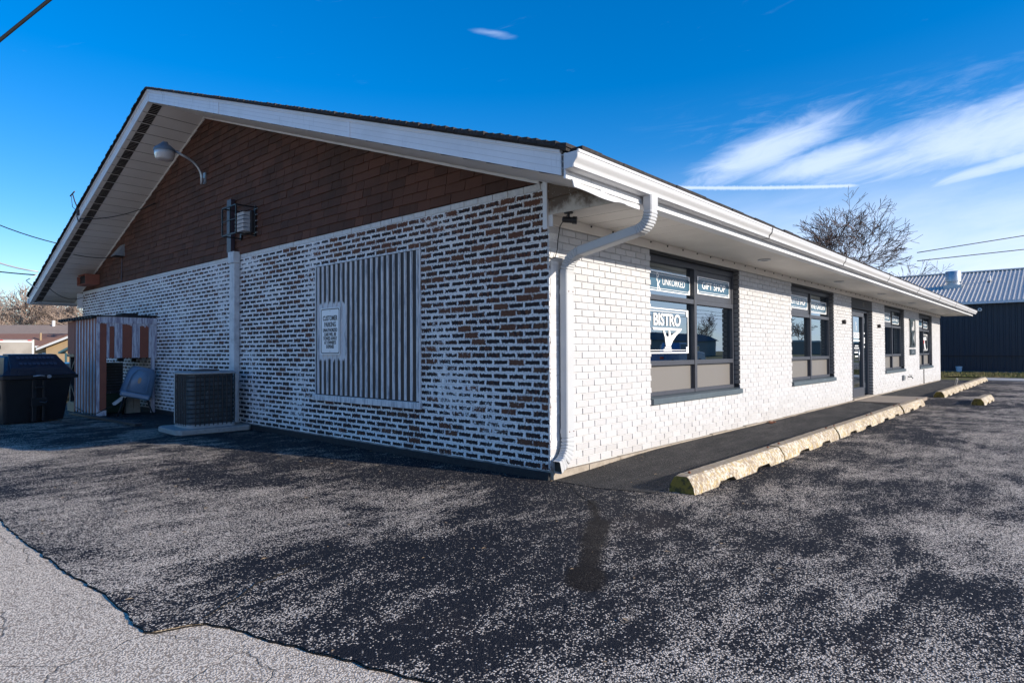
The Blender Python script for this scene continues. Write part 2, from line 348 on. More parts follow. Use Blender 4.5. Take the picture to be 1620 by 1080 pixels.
def f_corr(t, bs, pos):
    px, py, pz = t.xyz(pos)[:3]
    # overspray of white paint round the sign rectangle
    dyy = t.m('MULTIPLY', t.m('MAXIMUM', t.m('SUBTRACT', t.m('ABSOLUTE', t.m('SUBTRACT', py, 3.60)), .26), 0.), 1.)
    dzz = t.m('MAXIMUM', t.m('SUBTRACT', t.m('ABSOLUTE', t.m('SUBTRACT', pz, 1.36)), .30), 0.)
    d = t.m('SQRT', t.m('ADD', t.m('POWER', dyy, 2), t.m('POWER', dzz, 2)))
    d = t.m('ADD', d, t.m('MULTIPLY', t.m('SUBTRACT', t.noise(t.vmul(pos, (1, 1, .3)), 22, 3), .5), .12))
    k = t.m('SUBTRACT', 1., t.ss(d, .05, .09))
    k = t.m('MAXIMUM', k, t.ss(t.noise(t.vmul(pos, (1, 1.6, .12)), 14, 4, .6), .72, .76))
    c = t.mix(k, (.020, .011, .011), (.62, .63, .65))
    L(t, c, bs.inputs['Base Color'])
M_groove = mat('panel_groove_paint', rough=.6, fn=f_corr)
def f_rib(t, bs, pos):
    c = t.mix(t.ss(t.noise(t.vmul(pos, (1, 1, .12)), 30, 4, .7), .42, .68), (.66, .67, .69), (.26, .29, .34))
    L(t, c, bs.inputs['Base Color'])
M_rib = mat('whitewashed_rib', rough=.6, fn=f_rib)
def f_shedboard(t, bs, pos):
    c = t.mix(t.ss(t.noise(t.vmul(pos, (1, 1, .10)), 34, 4, .7), .42, .62), (.58, .60, .65), (.27, .25, .32))
    L(t, c, bs.inputs['Base Color'])
    b = t.n('ShaderNodeBump', {'Height': t.noise(t.vmul(pos, (1, 1, .08)), 90, 3), 'Strength': .5, 'Distance': .004}); L(t, b.outputs[0], bs.inputs['Normal'])
M_shedwhite = mat('whitewashed_board', rough=.8, fn=f_shedboard)
M_shedred = mat('red_brown_board', (.27, .085, .05), .75, vary=(9, .35, (.16, .055, .04)))
M_shedroof = mat('tar_roof_edge', (.02, .02, .022), .8, bump=(30, .8, .02))
M_dump = mat('black_plastic_container', (.009, .011, .014), .42, spec=.45, vary=(7, .5, (.018, .02, .024)))
M_dumplid = mat('navy_plastic_lid', (.014, .022, .042), .38, spec=.5, vary=(5, .5, (.03, .04, .06)))
M_dumpmark = mat('scuffed_navy_plastic', (.05, .07, .11), .5)
M_bluechair = mat('blue_grey_plastic_chair', (.12, .20, .30), .32, vary=(12, .45, (.20, .28, .36)))
M_tan = mat('tan_paint', (.45, .27, .16), .6)
def f_coil(t, bs, pos):
    c = t.mix(t.ss(t.noise(pos, 9, 4, .7), .4, .7), (.035, .05, .06), (.08, .10, .115))
    c = t.mix(t.ss(t.noise(t.vmul(pos, (1, 1, .6)), 34, 3, .6), .69, .74), c, (.34, .37, .40)); L(t, c, bs.inputs['Base Color'])
M_coil = mat('dark_condenser_coil', rough=.7, fn=f_coil)
M_acmetal = mat('beige_grey_condenser_metal', (.34, .36, .37), .5, vary=(12, .5, (.18, .2, .22)))
M_lens = mat('frosted_lamp_lens', (.62, .60, .58), .25, Transmission_Weight=.25)
M_lampgrey = mat('blue_grey_lamp_housing', (.13, .17, .21), .45)
M_prism = mat('prismatic_glass', (.50, .54, .58), .15, vary=(60, .5))
M_sign = mat('white_sign_face', (.74, .76, .80), .35)
M_cable = mat('black_cable', (.012, .012, .012), .6)
M_wcable = mat('white_cable', (.5, .5, .5), .6)
M_bark = mat('grey_brown_bark', (.085, .065, .05), .9, vary=(9, .5, (.05, .04, .03)), bump=(30, .8, .02))
M_twig = mat('orange_brown_twigs', (.085, .052, .038), .9)
M_pinktwig = mat('pale_winter_twigs', (.30, .23, .19), .9)
M_houseroof = mat('brown_house_roof', (.27, .205, .165), .9, vary=(4, .4, (.19, .145, .115)), bump=(12, .6, .03))
M_redroof = mat('red_brown_house_roof', (.24, .125, .085), .9, vary=(5, .4, (.16, .08, .06)))
M_siding = mat('tan_siding', (.46, .33, .19), .7, vary=(3, .2))
M_whitetrim = mat('white_trim', (.72, .72, .70), .5)
M_teal = mat('teal_trim', (.05, .13, .16), .5)
M_signmetal = mat('dark_sign_metal', (.022, .038, .048), .45)
M_bluecar = mat('blue_car_paint', (.02, .16, .36), .2, spec=.6, Coat_Weight=.6)
M_tyre = mat('black_tyre', (.015, .015, .015), .85)
M_trailer = mat('silver_trailer_skin', (.42, .38, .33), .35, metal=.5, vary=(1.3, .6, (.24, .21, .17)))
M_redlens = mat('red_marker_lens', (.6, .03, .02), .3)
def f_grass(t, bs, pos):
    c = t.mix(t.ss(t.noise(pos, 1.3, 5, .7), .35, .65), (.10, .12, .035), (.26, .20, .105))
    L(t, c, bs.inputs['Base Color'])
M_grass = mat('winter_grass', rough=.95, spec=.1, fn=f_grass)
def f_land(t, bs, pos):
    c = t.mix(t.ss(t.noise(pos, .12, 6, .7), .4, .6), (.11, .115, .04), (.22, .17, .10))
    L(t, c, bs.inputs['Base Color'])
M_land = mat('winter_ground', rough=.95, spec=.1, fn=f_land)
M_green = mat('green_plastic', (.02, .06, .035), .5)
M_blockgrey = mat('pale_grey_blockwork', (.30, .28, .24), .8, vary=(12, .4))
M_lumber = mat('raw_lumber', (.38, .27, .16), .8, vary=(14, .5))

# ------------------------------------------------------------------ mesh builder
class MB:
    def __init__(s): s.v = []; s.f = []; s.mi = []; s.uv = None; s.rn = None
    def quad(s, pts, mi=0):
        b = len(s.v); s.v += [tuple(p) for p in pts]; s.f.append(tuple(range(b, b+len(pts)))); s.mi.append(mi)
    def box(s, x0, x1, y0, y1, z0, z1, mi=0, T=None):
        b = len(s.v)
        P = [(x0, y0, z0), (x1, y0, z0), (x1, y1, z0), (x0, y1, z0), (x0, y0, z1), (x1, y0, z1), (x1, y1, z1), (x0, y1, z1)]
        if T: P = [tuple(T @ Vector(p)) for p in P]
        s.v += P
        for f in ((0, 3, 2, 1), (4, 5, 6, 7), (0, 1, 5, 4), (1, 2, 6, 5), (2, 3, 7, 6), (3, 0, 4, 7)):
            s.f.append(tuple(b+i for i in f)); s.mi.append(mi)
        return s
    def prism(s, poly, axis, a, c, mi=0, T=None):
        """extrude polygon along axis from a to c; poly holds the two other coordinates in order"""
        def mk(p, t):
            q = {'x': (t, p[0], p[1]), 'y': (p[0], t, p[1]), 'z': (p[0], p[1], t)}[axis]
            return tuple(T @ Vector(q)) if T else q
        n = len(poly); b = len(s.v)
        s.v += [mk(p, a) for p in poly]+[mk(p, c) for p in poly]
        for i in range(n):
            j = (i+1) % n; s.f.append((b+i, b+j, b+n+j, b+n+i)); s.mi.append(mi)
        s.f.append(tuple(b+i for i in reversed(range(n)))); s.f.append(tuple(b+n+i for i in range(n))); s.mi += [mi, mi]
        return s
    def tube(s, pts, r, seg=8, mi=0, caps=True):
        pts = [Vector(p) for p in pts]; n = len(pts); rr = r if isinstance(r, (list, tuple)) else [r]*n
        prev = None; b = len(s.v)
        for i, p in enumerate(pts):
            d = (pts[min(i+1, n-1)]-pts[max(i-1, 0)]).normalized()
            if prev is None:
                a = Vector((0, 0, 1)) if abs(d.z) < .9 else Vector((1, 0, 0)); u = d.cross(a).normalized()
            else: u = (prev-d*prev.dot(d)); u = u.normalized() if u.length > 1e-6 else d.orthogonal().normalized()
            prev = u; v = d.cross(u)
            for k in range(seg):
                a = 2*math.pi*k/seg; s.v.append(tuple(p+(u*math.cos(a)+v*math.sin(a))*rr[i]))
        for i in range(n-1):
            for k in range(seg):
                k2 = (k+1) % seg; s.f.append((b+i*seg+k, b+i*seg+k2, b+(i+1)*seg+k2, b+(i+1)*seg+k)); s.mi.append(mi)
        if caps:
            s.f.append(tuple(b+k for k in reversed(range(seg)))); s.f.append(tuple(b+(n-1)*seg+k for k in range(seg))); s.mi += [mi, mi]
        return s
    def lathe(s, prof, c, seg=20, T=None, mi=0, caps=True):
        b = len(s.v)
        for r, z in prof:
            for k in range(seg):
                a = 2*math.pi*k/seg; p = Vector((r*math.cos(a), r*math.sin(a), z))
                if T: p = T @ p
                s.v.append(tuple(p+Vector(c)))
        for i in range(len(prof)-1):
            for k in range(seg):
                k2 = (k+1) % seg; s.f.append((b+i*seg+k, b+i*seg+k2, b+(i+1)*seg+k2, b+(i+1)*seg+k)); s.mi.append(mi)
        if caps:
            s.f.append(tuple(b+k for k in reversed(range(seg)))); e = b+(len(prof)-1)*seg
            s.f.append(tuple(e+k for k in range(seg))); s.mi += [mi, mi]
        return s
    def loft(s, rings, mi=0, caps=True, closed=True):
        b = len(s.v); n = len(rings[0])
        for r in rings: s.v += [tuple(p) for p in r]
        for i in range(len(rings)-1):
            for k in range(n if closed else n-1):
                k2 = (k+1) % n; s.f.append((b+i*n+k, b+i*n+k2, b+(i+1)*n+k2, b+(i+1)*n+k)); s.mi.append(mi)
        if caps:
            s.f.append(tuple(b+k for k in reversed(range(n)))); e = b+(len(rings)-1)*n
            s.f.append(tuple(e+k for k in range(n))); s.mi += [mi, mi]
        return s
    def mesh(s, name, mats, smooth=False):
        me = bpy.data.meshes.new(name); me.from_pydata(s.v, [], s.f)
        for m in (mats if isinstance(mats, (list, tuple)) else [mats]): me.materials.append(m)
        me.polygons.foreach_set('material_index', s.mi)
        if smooth:
            me.polygons.foreach_set('use_smooth', [True]*len(s.f))
        me.update(); return me
def obj(name, data, parent=None, label=None, cat=None, group=None, kind=None, loc=None):
    o = bpy.data.objects.new(name, data); COL.objects.link(o)
    if parent: o.parent = parent
    if loc: o.location = loc
    if label: o['label'] = label
    if cat: o['category'] = cat
    if group: o['group'] = group
    if kind: o['kind'] = kind
    return o
def part(name, mb, mats, parent, smooth=False, label=None, kind=None):
    return obj(name, mb.mesh(name, mats, smooth), parent, label=label, kind=kind)
def thing(name, label, cat, loc=(0, 0, 0), group=None, rz=0):
    o = obj(name, None, None, label, cat, group, loc=loc); o.rotation_euler = (0, 0, rz); return o
def bevel(o, w=.004, seg=2):
    m = o.modifiers.new('bevel', 'BEVEL'); m.width = w; m.segments = seg; m.limit_method = 'ANGLE'; m.angle_limit = rad(35); return o
def sharp(o, ang=35):
    me = o.data
    me.polygons.foreach_set('use_smooth', [True]*len(me.polygons)); me.set_sharp_from_angle(angle=rad(ang)); return o
def struct(name, mb, m): return obj(name, mb.mesh(name, m), kind='structure')

def text(name, body, size, mtx, m, parent, sx=1., bold=.0, align='CENTER', ext=.0008):
    cu = bpy.data.curves.new(name, 'FONT'); cu.body = body; cu.size = size; cu.align_x = align; cu.align_y = 'CENTER'
    cu.offset = bold; cu.extrude = ext; cu.resolution_u = 3
    tmp = bpy.data.objects.new('tmp', cu); COL.objects.link(tmp)
    bpy.context.view_layer.update()
    me = bpy.data.meshes.new_from_object(tmp.evaluated_get(bpy.context.evaluated_depsgraph_get()))
    bpy.data.objects.remove(tmp); bpy.data.curves.remove(cu)
    me.transform(mtx @ Matrix.Diagonal((sx, 1, 1, 1))); me.materials.clear(); me.materials.append(m)
    me.name = name
    return obj(name, me, parent)
def face_south(x, y, z):   # text upright on a wall that faces -y
    return Matrix.Translation((x, y, z)) @ Matrix.Rotation(rad(90), 4, 'X')
def face_west(x, y, z):    # text upright on a wall that faces -x
    return Matrix.Translation((x, y, z)) @ Matrix.Rotation(rad(-90), 4, 'Z') @ Matrix.Rotation(rad(90), 4, 'X')

def smooth01(t): t = max(0., min(1., t)); return t*t*(3-2*t)
def gh(x, y):
    return -.08-.80*smooth01((y-10.6)/16.)
CAMP = Vector((-4.438, -3.522, 1.087))

# ------------------------------------------------------------------ ground
mb = MB()
rs = [-600, -120, -40, -10, 0, 5, 8, 10.6, 12, 14, 16, 18, 20, 22, 24, 26.6, 32, 60, 160, 700]
xs = [-600, -100, -30, -5, 0, 5, 20, 60, 200, 700]
for i in range(len(xs)-1):
    for j in range(len(rs)-1):
        mb.quad([(xs[a], rs[b], gh(xs[a], rs[b])-.030) for a, b in ((i, j), (i+1, j), (i+1, j+1), (i, j+1))])
struct('ground', mb, M_land)
mb = MB(); ry = [-80, -12, 0, 5, 10.6, 12, 14, 16, 18, 20, 22, 24, 26.6, 34]
for j in range(len(ry)-1):
    mb.quad([(x, y, gh(x, y)-.013) for x, y in ((-30, ry[j]), (-2.2, ry[j]), (-2.2, ry[j+1]), (-30, ry[j+1]))])
struct('chip_seal_road', mb, M_road)
# the sealed lot, its ragged edge a finger thick over the old road
edge = [(-80, -3.3), (-6, -3.2), (-2.6, -2.95), (-1.83, -2.99), (-1.6, -3.05), (-1.06, -3.2), (-.70, -3.30), (-.67, -3.36), (-.685, -3.41), (-.645, -3.46), (-.60, -3.495), (-.03, -3.50), (.55, -3.545), (2.14, -3.57), (34, -3.7)]
def edge_x(y):
    for (a, xa), (b, xb) in zip(edge, edge[1:]):
        if a <= y <= b: return xa+(xb-xa)*(y-a)/(b-a)
    return -3.5
ys = [-80, -20, -8, -5]+[-4+.04*i for i in range(int(12/.04))]+[8, 9, 10.6, 12, 13, 14, 15, 16, 18, 20, 22, 24, 26.6]
mb = MB(); er = random.Random(3); ex = []; wv = 0
for y in ys:
    wv = wv*.6+er.uniform(-.010, .010); ex.append(edge_x(y)+wv+.007*math.sin(y*3.1))
for j in range(len(ys)-1):
    y0, y1 = ys[j], ys[j+1]
    cols = [[ex[j], ex[j]+.02, 0, 24.6, 60], [ex[j+1], ex[j+1]+.02, 0, 24.6, 60]]
    for i in range(4):
        if i == 3 and y0 > -2.3: continue
        za = lambda x, y, e: gh(x, y)-(.001 if e else 0)
        mb.quad([(cols[0][i], y0, za(0, y0, i == 0)), (cols[0][i+1], y0, za(0, y0, 0)), (cols[1][i+1], y1, za(0, y1, 0)), (cols[1][i], y1, za(0, y1, i == 0))])
    mb.quad([(ex[j], y0, gh(0, y0)-.006), (ex[j+1], y1, gh(0, y1)-.006), (ex[j+1], y1, gh(0, y1)-.025), (ex[j], y0, gh(0, y0)-.025)], 1)
struct('asphalt_lot', mb, [M_lot, M_crack])
# cracks: thin dark ribbons
def ribbon(name, pts, wd, z, m, seed=1, n=10):
    r = random.Random(seed); P = []
    for (a, b) in zip(pts, pts[1:]):
        for i in range(n):
            t = i/n; P.append((a[0]+(b[0]-a[0])*t+r.uniform(-.012, .012), a[1]+(b[1]-a[1])*t+r.uniform(-.012, .012)))
    P.append(pts[-1]); mb = MB(); prev = None
    for i, p in enumerate(P):
        q = P[min(i+1, len(P)-1)]; o = P[max(i-1, 0)]; d = Vector((q[0]-o[0], q[1]-o[1])); d.normalize()
        h = wd*.5*r.uniform(.35, 1.25)*(1 if 0 < i < len(P)-1 else .1); nn = (-d.y*h, d.x*h)
        cur = [(p[0]+nn[0], p[1]+nn[1], z), (p[0]-nn[0], p[1]-nn[1], z)]
        if prev: mb.quad([prev[0], prev[1], cur[1], cur[0]])
        prev = cur
    return struct(name, mb, m)
ribbon('pavement_crack', [(.03, -.02), (-.06, -.27), (-.18, -.40), (-.36, -.62), (-.47, -.80), (-.62, -.88)], .016, -.076, M_crack, 2)
ribbon('pavement_crack', [(-3.31, -.68), (-2.9, -.42), (-2.6, -.38)], .020, -.076, M_crack, 5)
# walkway along the front, ramping up to the wall
def wz(x, t):   # t: 0 at the kerb blocks, 1 at the wall
    k = smooth01((x+.1)/2.0); return -.076+(.058*k)*smooth01(t*1.1)
mb = MB(); xs = [0.0, .15, .3, .5, .75, 1., 1.5, 2, 3, 5, 8, 12, 16, 22.9, 24.6]; ts = [0, .2, .4, .6, .8, 1]
for i in range(len(xs)-1):
    for j in range(5):
        f = lambda x, t: (x, -.96+(.96+.03)*t if x > .01 else -.5+(.53)*t, wz(x, t))
        if xs[i+1] > 22.9: continue
        mb.quad([f(xs[i], ts[j]), f(xs[i+1], ts[j]), f(xs[i+1], ts[j+1]), f(xs[i], ts[j+1])])
struct('walkway', mb, M_walk)
mb = MB(); mb.prism([(10.50, .06), (12.55, .06), (12.75, -1.04), (10.45, -1.04)][::-1], 'z', -.078, -.010); struct('door_slab', mb, M_pad)
mb = MB()
for j in range(40):
    mb.box(.01+j*.56, .01+j*.56+.553, -.028-R_.uniform(0, .012), .05, -.13, -.004+R_.uniform(-.006, .004))
struct('foundation_ledge', mb, M_conc)
mb = MB(); mb.box(-.030, .0, -.0, 15, -.6, -.012); struct('foundation_footing', mb, M_footing)
mb = MB(); mb.quad([(24.9, -14, -.062), (27.2, -14, -.062), (27.2, -1.0, -.062), (24.9, -1.0, -.062)]); mb.quad([(24.9, -14, -.062), (24.9, -1.0, -.062), (24.9, -1, -.1), (24.9, -14, -.1)])
struct('pale_pavement', mb, M_pale)
mb = MB(); mb.quad([(24.6, -60, -.077), (60, -60, -.077), (60, -14, -.077), (24.6, -14, -.077)]); struct('far_asphalt', mb, M_walk)
# grass verge before the metal building
gm = MB(); gr = random.Random(11)
gm.quad([(27.9, -16, -.068), (35, -16, -.068), (35, 12, -.068), (27.9, 12, -.068)])
gm.quad([(23.6, .4, -.070), (27.9, .4, -.070), (27.9, 12, -.070), (23.6, 12, -.070)])
for i in range(16000):
    x = gr.uniform(27.9, 34.9); y = gr.uniform(-6, 6); 
    if i % 3 == 0: x = gr.uniform(23.6, 28); y = gr.uniform(.4, 6)
    h = gr.uniform(.03, .10); a = gr.uniform(0, 3.14); dx_, dy_ = .012*math.cos(a), .012*math.sin(a)
    gm.quad([(x-dx_, y-dy_, -.07), (x+dx_, y+dy_, -.07), (x+gr.uniform(-.04, .04), y+gr.uniform(-.04, .04), -.07+h)])
go = obj('grass', gm.mesh('grass', M_grass), label='dull olive winter grass verge before the dark metal building', cat='grass', kind='stuff')

# ------------------------------------------------------------------ the brick building
B = thing('brick_building', 'long low gabled shop building with white brick front and brown shingled gable', 'building')
b_, k_ = .2032, 2.235/33
XE, YE = 22.85, 15.0
OPEN = [(1.843, 4.372), (6.626, 9.162), (13.762, 16.27), (18.62, 21.06)]
DOOR = (10.53, 12.43); ZS, ZT = .560, 2.235; ZSILL = .477
def brick_mesh(length, h=.0565, dep=.012, rnd=.5, vertical=False, tilt=0., cham=.0022, jit=None):
    """brick facing -y, from x=0..length, z=0..h, face at y=0, back at y=dep+"""
    c = cham; r = jit or random.Random(1)
    j = lambda: r.uniform(-.0009, .0009)
    fr = [(c+j(), -tilt+j(), c+j()), (length-c+j(), -tilt+j(), c+j()), (length-c+j(), tilt+j(), h-c+j()), (c+j(), tilt+j(), h-c+j())]
    rim = [(0, c*1.3, 0), (length, c*1.3, 0), (length, c*1.3, h), (0, c*1.3, h)]
    bk = [(0, dep+.006, 0), (length, dep+.006, 0), (length, dep+.006, h), (0, dep+.006, h)]
    v = fr+rim+bk
    f = [(0, 1, 2, 3)]
    for a in range(4):
        n = (a+1) % 4; f.append((4+a, 4+n, n, a)); f.append((8+a, 8+n, 4+n, 4+a))
    uvs = {0: (0, 0), 1: (1, 0), 2: (1, 1), 3: (0, 1)}
    return v, f, uvs
def build_bricks(name_i, name_s, lst, material, parent, limit=300, transform=None, dep=.012, dark=None):
    """lst: (u0, z0, length, height, score); the `limit` highest scores become objects of their own, the rest one mesh"""
    lst = sorted(lst, key=lambda q: -q[4]); rr = random.Random(5); cache = {}
    def put_attrs(me, rnds, uvl):
        at = me.attributes.new('rnd', 'FLOAT', 'FACE'); at.data.foreach_set('value', rnds)
        ul = me.uv_layers.new(name='UVMap'); ul.data.foreach_set('uv', [c for p in uvl for c in p])
    def uvloops(fs, uvs):
        out = []
        for f in fs:
            for i in f: out.append(uvs[i % 4])
        return out
    for q in lst[:limit]:
        u0, z0, ln, h, _ = q; key = (round(ln, 3), round(h, 3), rr.randrange(14))
        if key not in cache:
            v, f, uvs = brick_mesh(ln, h, dep, jit=rr, tilt=rr.uniform(-.0016, .0016))
            me = bpy.data.meshes.new(name_i); me.from_pydata([tuple(transform(Vector(p))) for p in v], [], f); me.materials.append(material)
            put_attrs(me, [rr.random()]*len(f), uvloops(f, uvs)); me.update(); cache[key] = me
        o = bpy.data.objects.new(name_i, cache[key]); COL.objects.link(o); o.parent = parent
        o.location = transform(Vector((u0, rr.uniform(-.0018, .0018), z0)))
    V, Fa, rn, ul = [], [], [], []
    for q in lst[limit:]:
        u0, z0, ln, h, _ = q; v, f, uvs = brick_mesh(ln, h, dep, jit=rr, tilt=rr.uniform(-.0016, .0016))
        o = Vector((u0, rr.uniform(-.0018, .0018), z0)); bidx = len(V); rv = rr.random()
        V += [tuple(transform(Vector(p)+o)) for p in v]; Fa += [tuple(i+bidx for i in t) for t in f]
        rn += [rv]*len(f); ul += uvloops(f, uvs)
    if V:
        me = bpy.data.meshes.new(name_s); me.from_pydata(V, [], Fa); me.materials.append(material); put_attrs(me, rn, ul); me.update()
        obj(name_s, me, parent, kind='stuff')
def score(P, n):
    d = Vector(P)-CAMP; return abs(d.normalized().dot(Vector(n)))/d.length_squared
# front bricks
lst = []; G = .0095
for j in range(33):
    z0 = j*k_+.004; off = 0 if j % 2 == 0 else .5; zc = z0+.03
    cuts = [(a, c) for a, c in OPEN if ZSILL-.01 < zc < 2.3]+([DOOR] if zc < 2.3 else [])
    edges_ = [-.0]+[b_*(n+off) for n in range(0 if off else 1, 114)]
    for a, c in zip(edges_, edges_[1:]):
        if a >= XE: break
        segs = [(a, min(c, XE))]
        for o0, o1 in cuts:
            ns = []
            for s0, s1 in segs:
                if s1 <= o0 or s0 >= o1: ns.append((s0, s1)); continue
                if s0 < o0: ns.append((s0, o0+G/2))
                if s1 > o1: ns.append((o1-G/2, s1))
            segs = ns
        for s0, s1 in segs:
            if s1-s0 > .03:
                x0 = s0+G/2 if s0 > 0 else s0-.001
                lst.append((x0, z0, s1-G/2-x0,   .0570, score((s0, 0, zc), (0, 1, 0))*(s1-s0)))
build_bricks('painted_brick', 'painted_brickwork', lst, M_wbrick, B, 300, lambda p: Vector((p.x, p.y, p.z)), dep=.014)
# gable bricks
lst = []; JG = .0085
for j in range(39):
    z0 = j*k_+.0045; off = .5 if j % 2 == 0 else 0.; zc = z0+.03
    edges_ = [0.]+[b_*(n+off) for n in range(0 if off else 1, 76)]
    for a, c in zip(edges_, edges_[1:]):
        if a >= YE: break
        if .45 < zc < 2.235 and c > 1.82 and a < 3.976:
            if a < 1.82-.03: c = 1.815
            elif c > 3.976+.03: a = 3.98
            else: continue
        if 6.28 < (a+c)/2 < 6.36 and zc > .5: continue
        s1 = min(c, YE)
        if s1-a < .03: continue
        ya = a+JG/2 if a > 0 else .0
        lst.append((ya, z0, s1-JG/2-ya, .0590, score((0, a, zc), (1, 0, 0))*(s1-a)))
# mirror u: brick mesh runs along +x facing -y -> wall runs along +y facing -x
def tg(p): return Vector((p.y, p.x, p.z))
class _F: pass
_bm = brick_mesh
def brick_mesh(length, h=.0565, dep=.012, rnd=.5, vertical=False, tilt=0., cham=.0022, jit=None):
    v, f, uvs = _bm(length, h, dep, rnd, vertical, tilt, cham, jit); return v, [tuple(reversed(q)) for q in f], uvs
topc = [q for q in lst if q[1] > 38*k_]; lst = [q for q in lst if q[1] <= 38*k_]
build_bricks('brick', 'brickwork', lst, M_bbrick, B, 300, tg, dep=.012)
build_bricks('top_course_brick', 'top_course', topc, M_topbrick, B, 76, tg, dep=.012)
brick_mesh = _bm
# wall bodies (mortar) round the openings
mb = MB(); y0, y1 = .0125, .095
xs_ = [0.012]
for a, c in sorted(OPEN+[DOOR]): xs_ += [a, c]
xs_.append(XE)
for i in range(0, len(xs_), 2): mb.box(xs_[i], xs_[i+1], y0, y1, -.12, 2.40)
for a, c in OPEN: mb.box(a, c, y0, y1, -.12, ZSILL)
for a, c in OPEN+[DOOR]: mb.box(a, c, y0+.02, y1, ZT+.06, 2.40)
part('front_wall', mb, M_wmortar, B)
# gable wall with true triangle top
SOF0, SLP, YO = 2.33, .3365, -.87      # soffit: z = SOF0 + SLP*(y - YO) up to the ridge
YR = (YE)/2+.06
def sof(y): return SOF0+SLP*(min(y, 2*YR-y)-YO)
mb = MB(); mb.box(.011, .14, .0, 1.82, -.12, 2.64); mb.box(.011, .14, 3.976, YE, -.9, 2.64)
mb.box(.011, .14, 1.82, 3.976, -.12, .45); mb.box(.011, .14, 1.82, 3.976, 2.235, 2.64)
part('gable_wall', mb, M_mortar, B)
mb = MB(); mb.prism([(.02, 2.64), (YR, sof(YR)+.05), (2*YR-.02, 2.64)], 'x', .004, .14); part('gable_backing', mb, M_darkback, B)
mb = MB(); mb.box(.2, XE, YE-.1, YE, -1.2, 2.6); mb.box(XE-.02, XE+.0, .1, YE, -.9, 2.5)
mb.prism([(.02, 2.5), (YR, sof(YR)+.05), (2*YR-.02, 2.5)], 'x', XE-.1, XE-.02); part('rear_walls', mb, M_wmortar, B)
mb = MB(); mb.box(.25, XE-.2, .42, .46, -.05, 2.5); part('interior_partition', mb, M_interior, B)
mb = MB(); mb.box(.25, XE-.2, .1, .42, 2.42, 2.45); part('interior_ceiling', mb, M_blind, B)
mb = MB(); mb.box(.25, XE-.2, .1, .42, -.06, -.03); part('interior_floor', mb, M_interior, B)
# gable siding shingles
lst = []; EX = .108; rr = random.Random(21); j = 0; z = 2.645
while z < sof(YR):
    y = -rr.uniform(0, .3)
    while y < 15.1:
        wd = rr.choice([.17, .21, .25, .30, .33])
        ym = y+wd/2
        if 0.02 <= ym <= YE-.02 and z < sof(ym)-.005: lst.append((max(y, .005), min(y+wd, YE), z))
        y += wd
    z += EX; j += 1
def shingle_geo(y0, y1, z0, r):
    g = .0032; top = min(z0+EX+.012, max(sof(y0), sof(y1))+.03); t0 = .013+r.uniform(0, .007); sag = r.uniform(-.006, .004)
    return [(-t0, y0+g, z0+sag), (-t0-r.uniform(-.002, .003), y1-g, z0+sag+r.uniform(-.003, .003)), (.000, y1-g, top), (.000, y0+g, top),
            (.003, y0+g, z0), (.003, y1-g, z0)], [(0, 1, 2, 3)[::-1], (0, 4, 5, 1)[::-1], (0, 3, 4)[::-1], (1, 5, 2)[::-1]]
lst.sort(key=lambda q: -score((0, (q[0]+q[1])/2, q[2]), (1, 0, 0))*(q[1]-q[0]))
V, Fa, rn = [], [], []
for i, (a, c, z) in enumerate(lst):
    v, f = shingle_geo(a, c, z, rr); rv = rr.random()
    if i < 300:
        o3 = Vector((0, a, z)); me = bpy.data.meshes.new('shingle'); me.from_pydata([tuple(Vector(p)-o3) for p in v], [], f); me.materials.append(M_shingle)
        me.attributes.new('rnd', 'FLOAT', 'FACE').data.foreach_set('value', [rv]*len(f)); me.update()
        o = obj('shingle', me, B); o.location = o3
    else:
        bi = len(V); V += v; Fa += [tuple(n+bi for n in t) for t in f]; rn += [rv]*len(f)
me = bpy.data.meshes.new('shingle_cladding'); me.from_pydata(V, [], Fa); me.materials.append(M_shingle)
me.attributes.new('rnd', 'FLOAT', 'FACE').data.foreach_set('value', rn); me.update(); obj('shingle_cladding', me, B, kind='stuff')

# roof
XR0, XR1 = -.91, 23.93; YB = 2*YR-YO
mb = MB()
for s in (0, 1):
    def my(y): return y if s == 0 else 2*YR-y
    poly = [(my(YO-.03), SOF0+.195), (my(YR), sof(YR)+.225), (my(YR), sof(YR)+.20), (my(YO-.03), SOF0+.17)]
    mb.prism(poly if s else poly[::-1], 'x', XR0-.028, XR1+.02)
rf = part('roof', mb, M_roof, B)
# ragged shingle courses along the rake and eave
mb = MB(); rr = random.Random(31)
n = 96
for s in (0, 1):
    for i in range(n):
        ya = YO-.04+(YR-YO+.04)*i/n; yb = YO-.04+(YR-YO+.04)*(i+1.08)/n
        za, zb = SOF0+.225+SLP*(ya-YO), SOF0+.225+SLP*(yb-YO)
        if s: ya, yb = 2*YR-ya, 2*YR-yb
        jx = rr.uniform(0, .018); up = rr.uniform(.0, .006)
        mb.quad([(XR0-.04-jx, ya, za+.008+up), (XR0+.3, ya, za+.008+up), (XR0+.3, yb, zb-.004), (XR0-.04-jx, yb, zb-.004)])
        mb.quad([(XR0-.04-jx, ya, za+.008+up), (XR0-.04-jx, yb, zb-.004), (XR0-.04-jx, yb, zb-.03), (XR0-.04-jx, ya, za-.03)])
        mb.quad([(XR0-.04-jx, ya, za+.008+up), (XR0-.04-jx, ya, za-.018), (XR0+.3, ya, za-.018), (XR0+.3, ya, za+.008+up)])
part('shingle_edge', mb, M_roof, B)
mb = MB(); x = XR0+.03
while x < XR1:
    wd = rr.uniform(.25, .33); h = rr.uniform(0, .008)
    mb.box(x, x+wd-.004, YO-.118-rr.uniform(0, .014), YO+.25, 2.498, 2.522+h); x += wd
part('eave_shingle_edge', mb, M_roof, B)
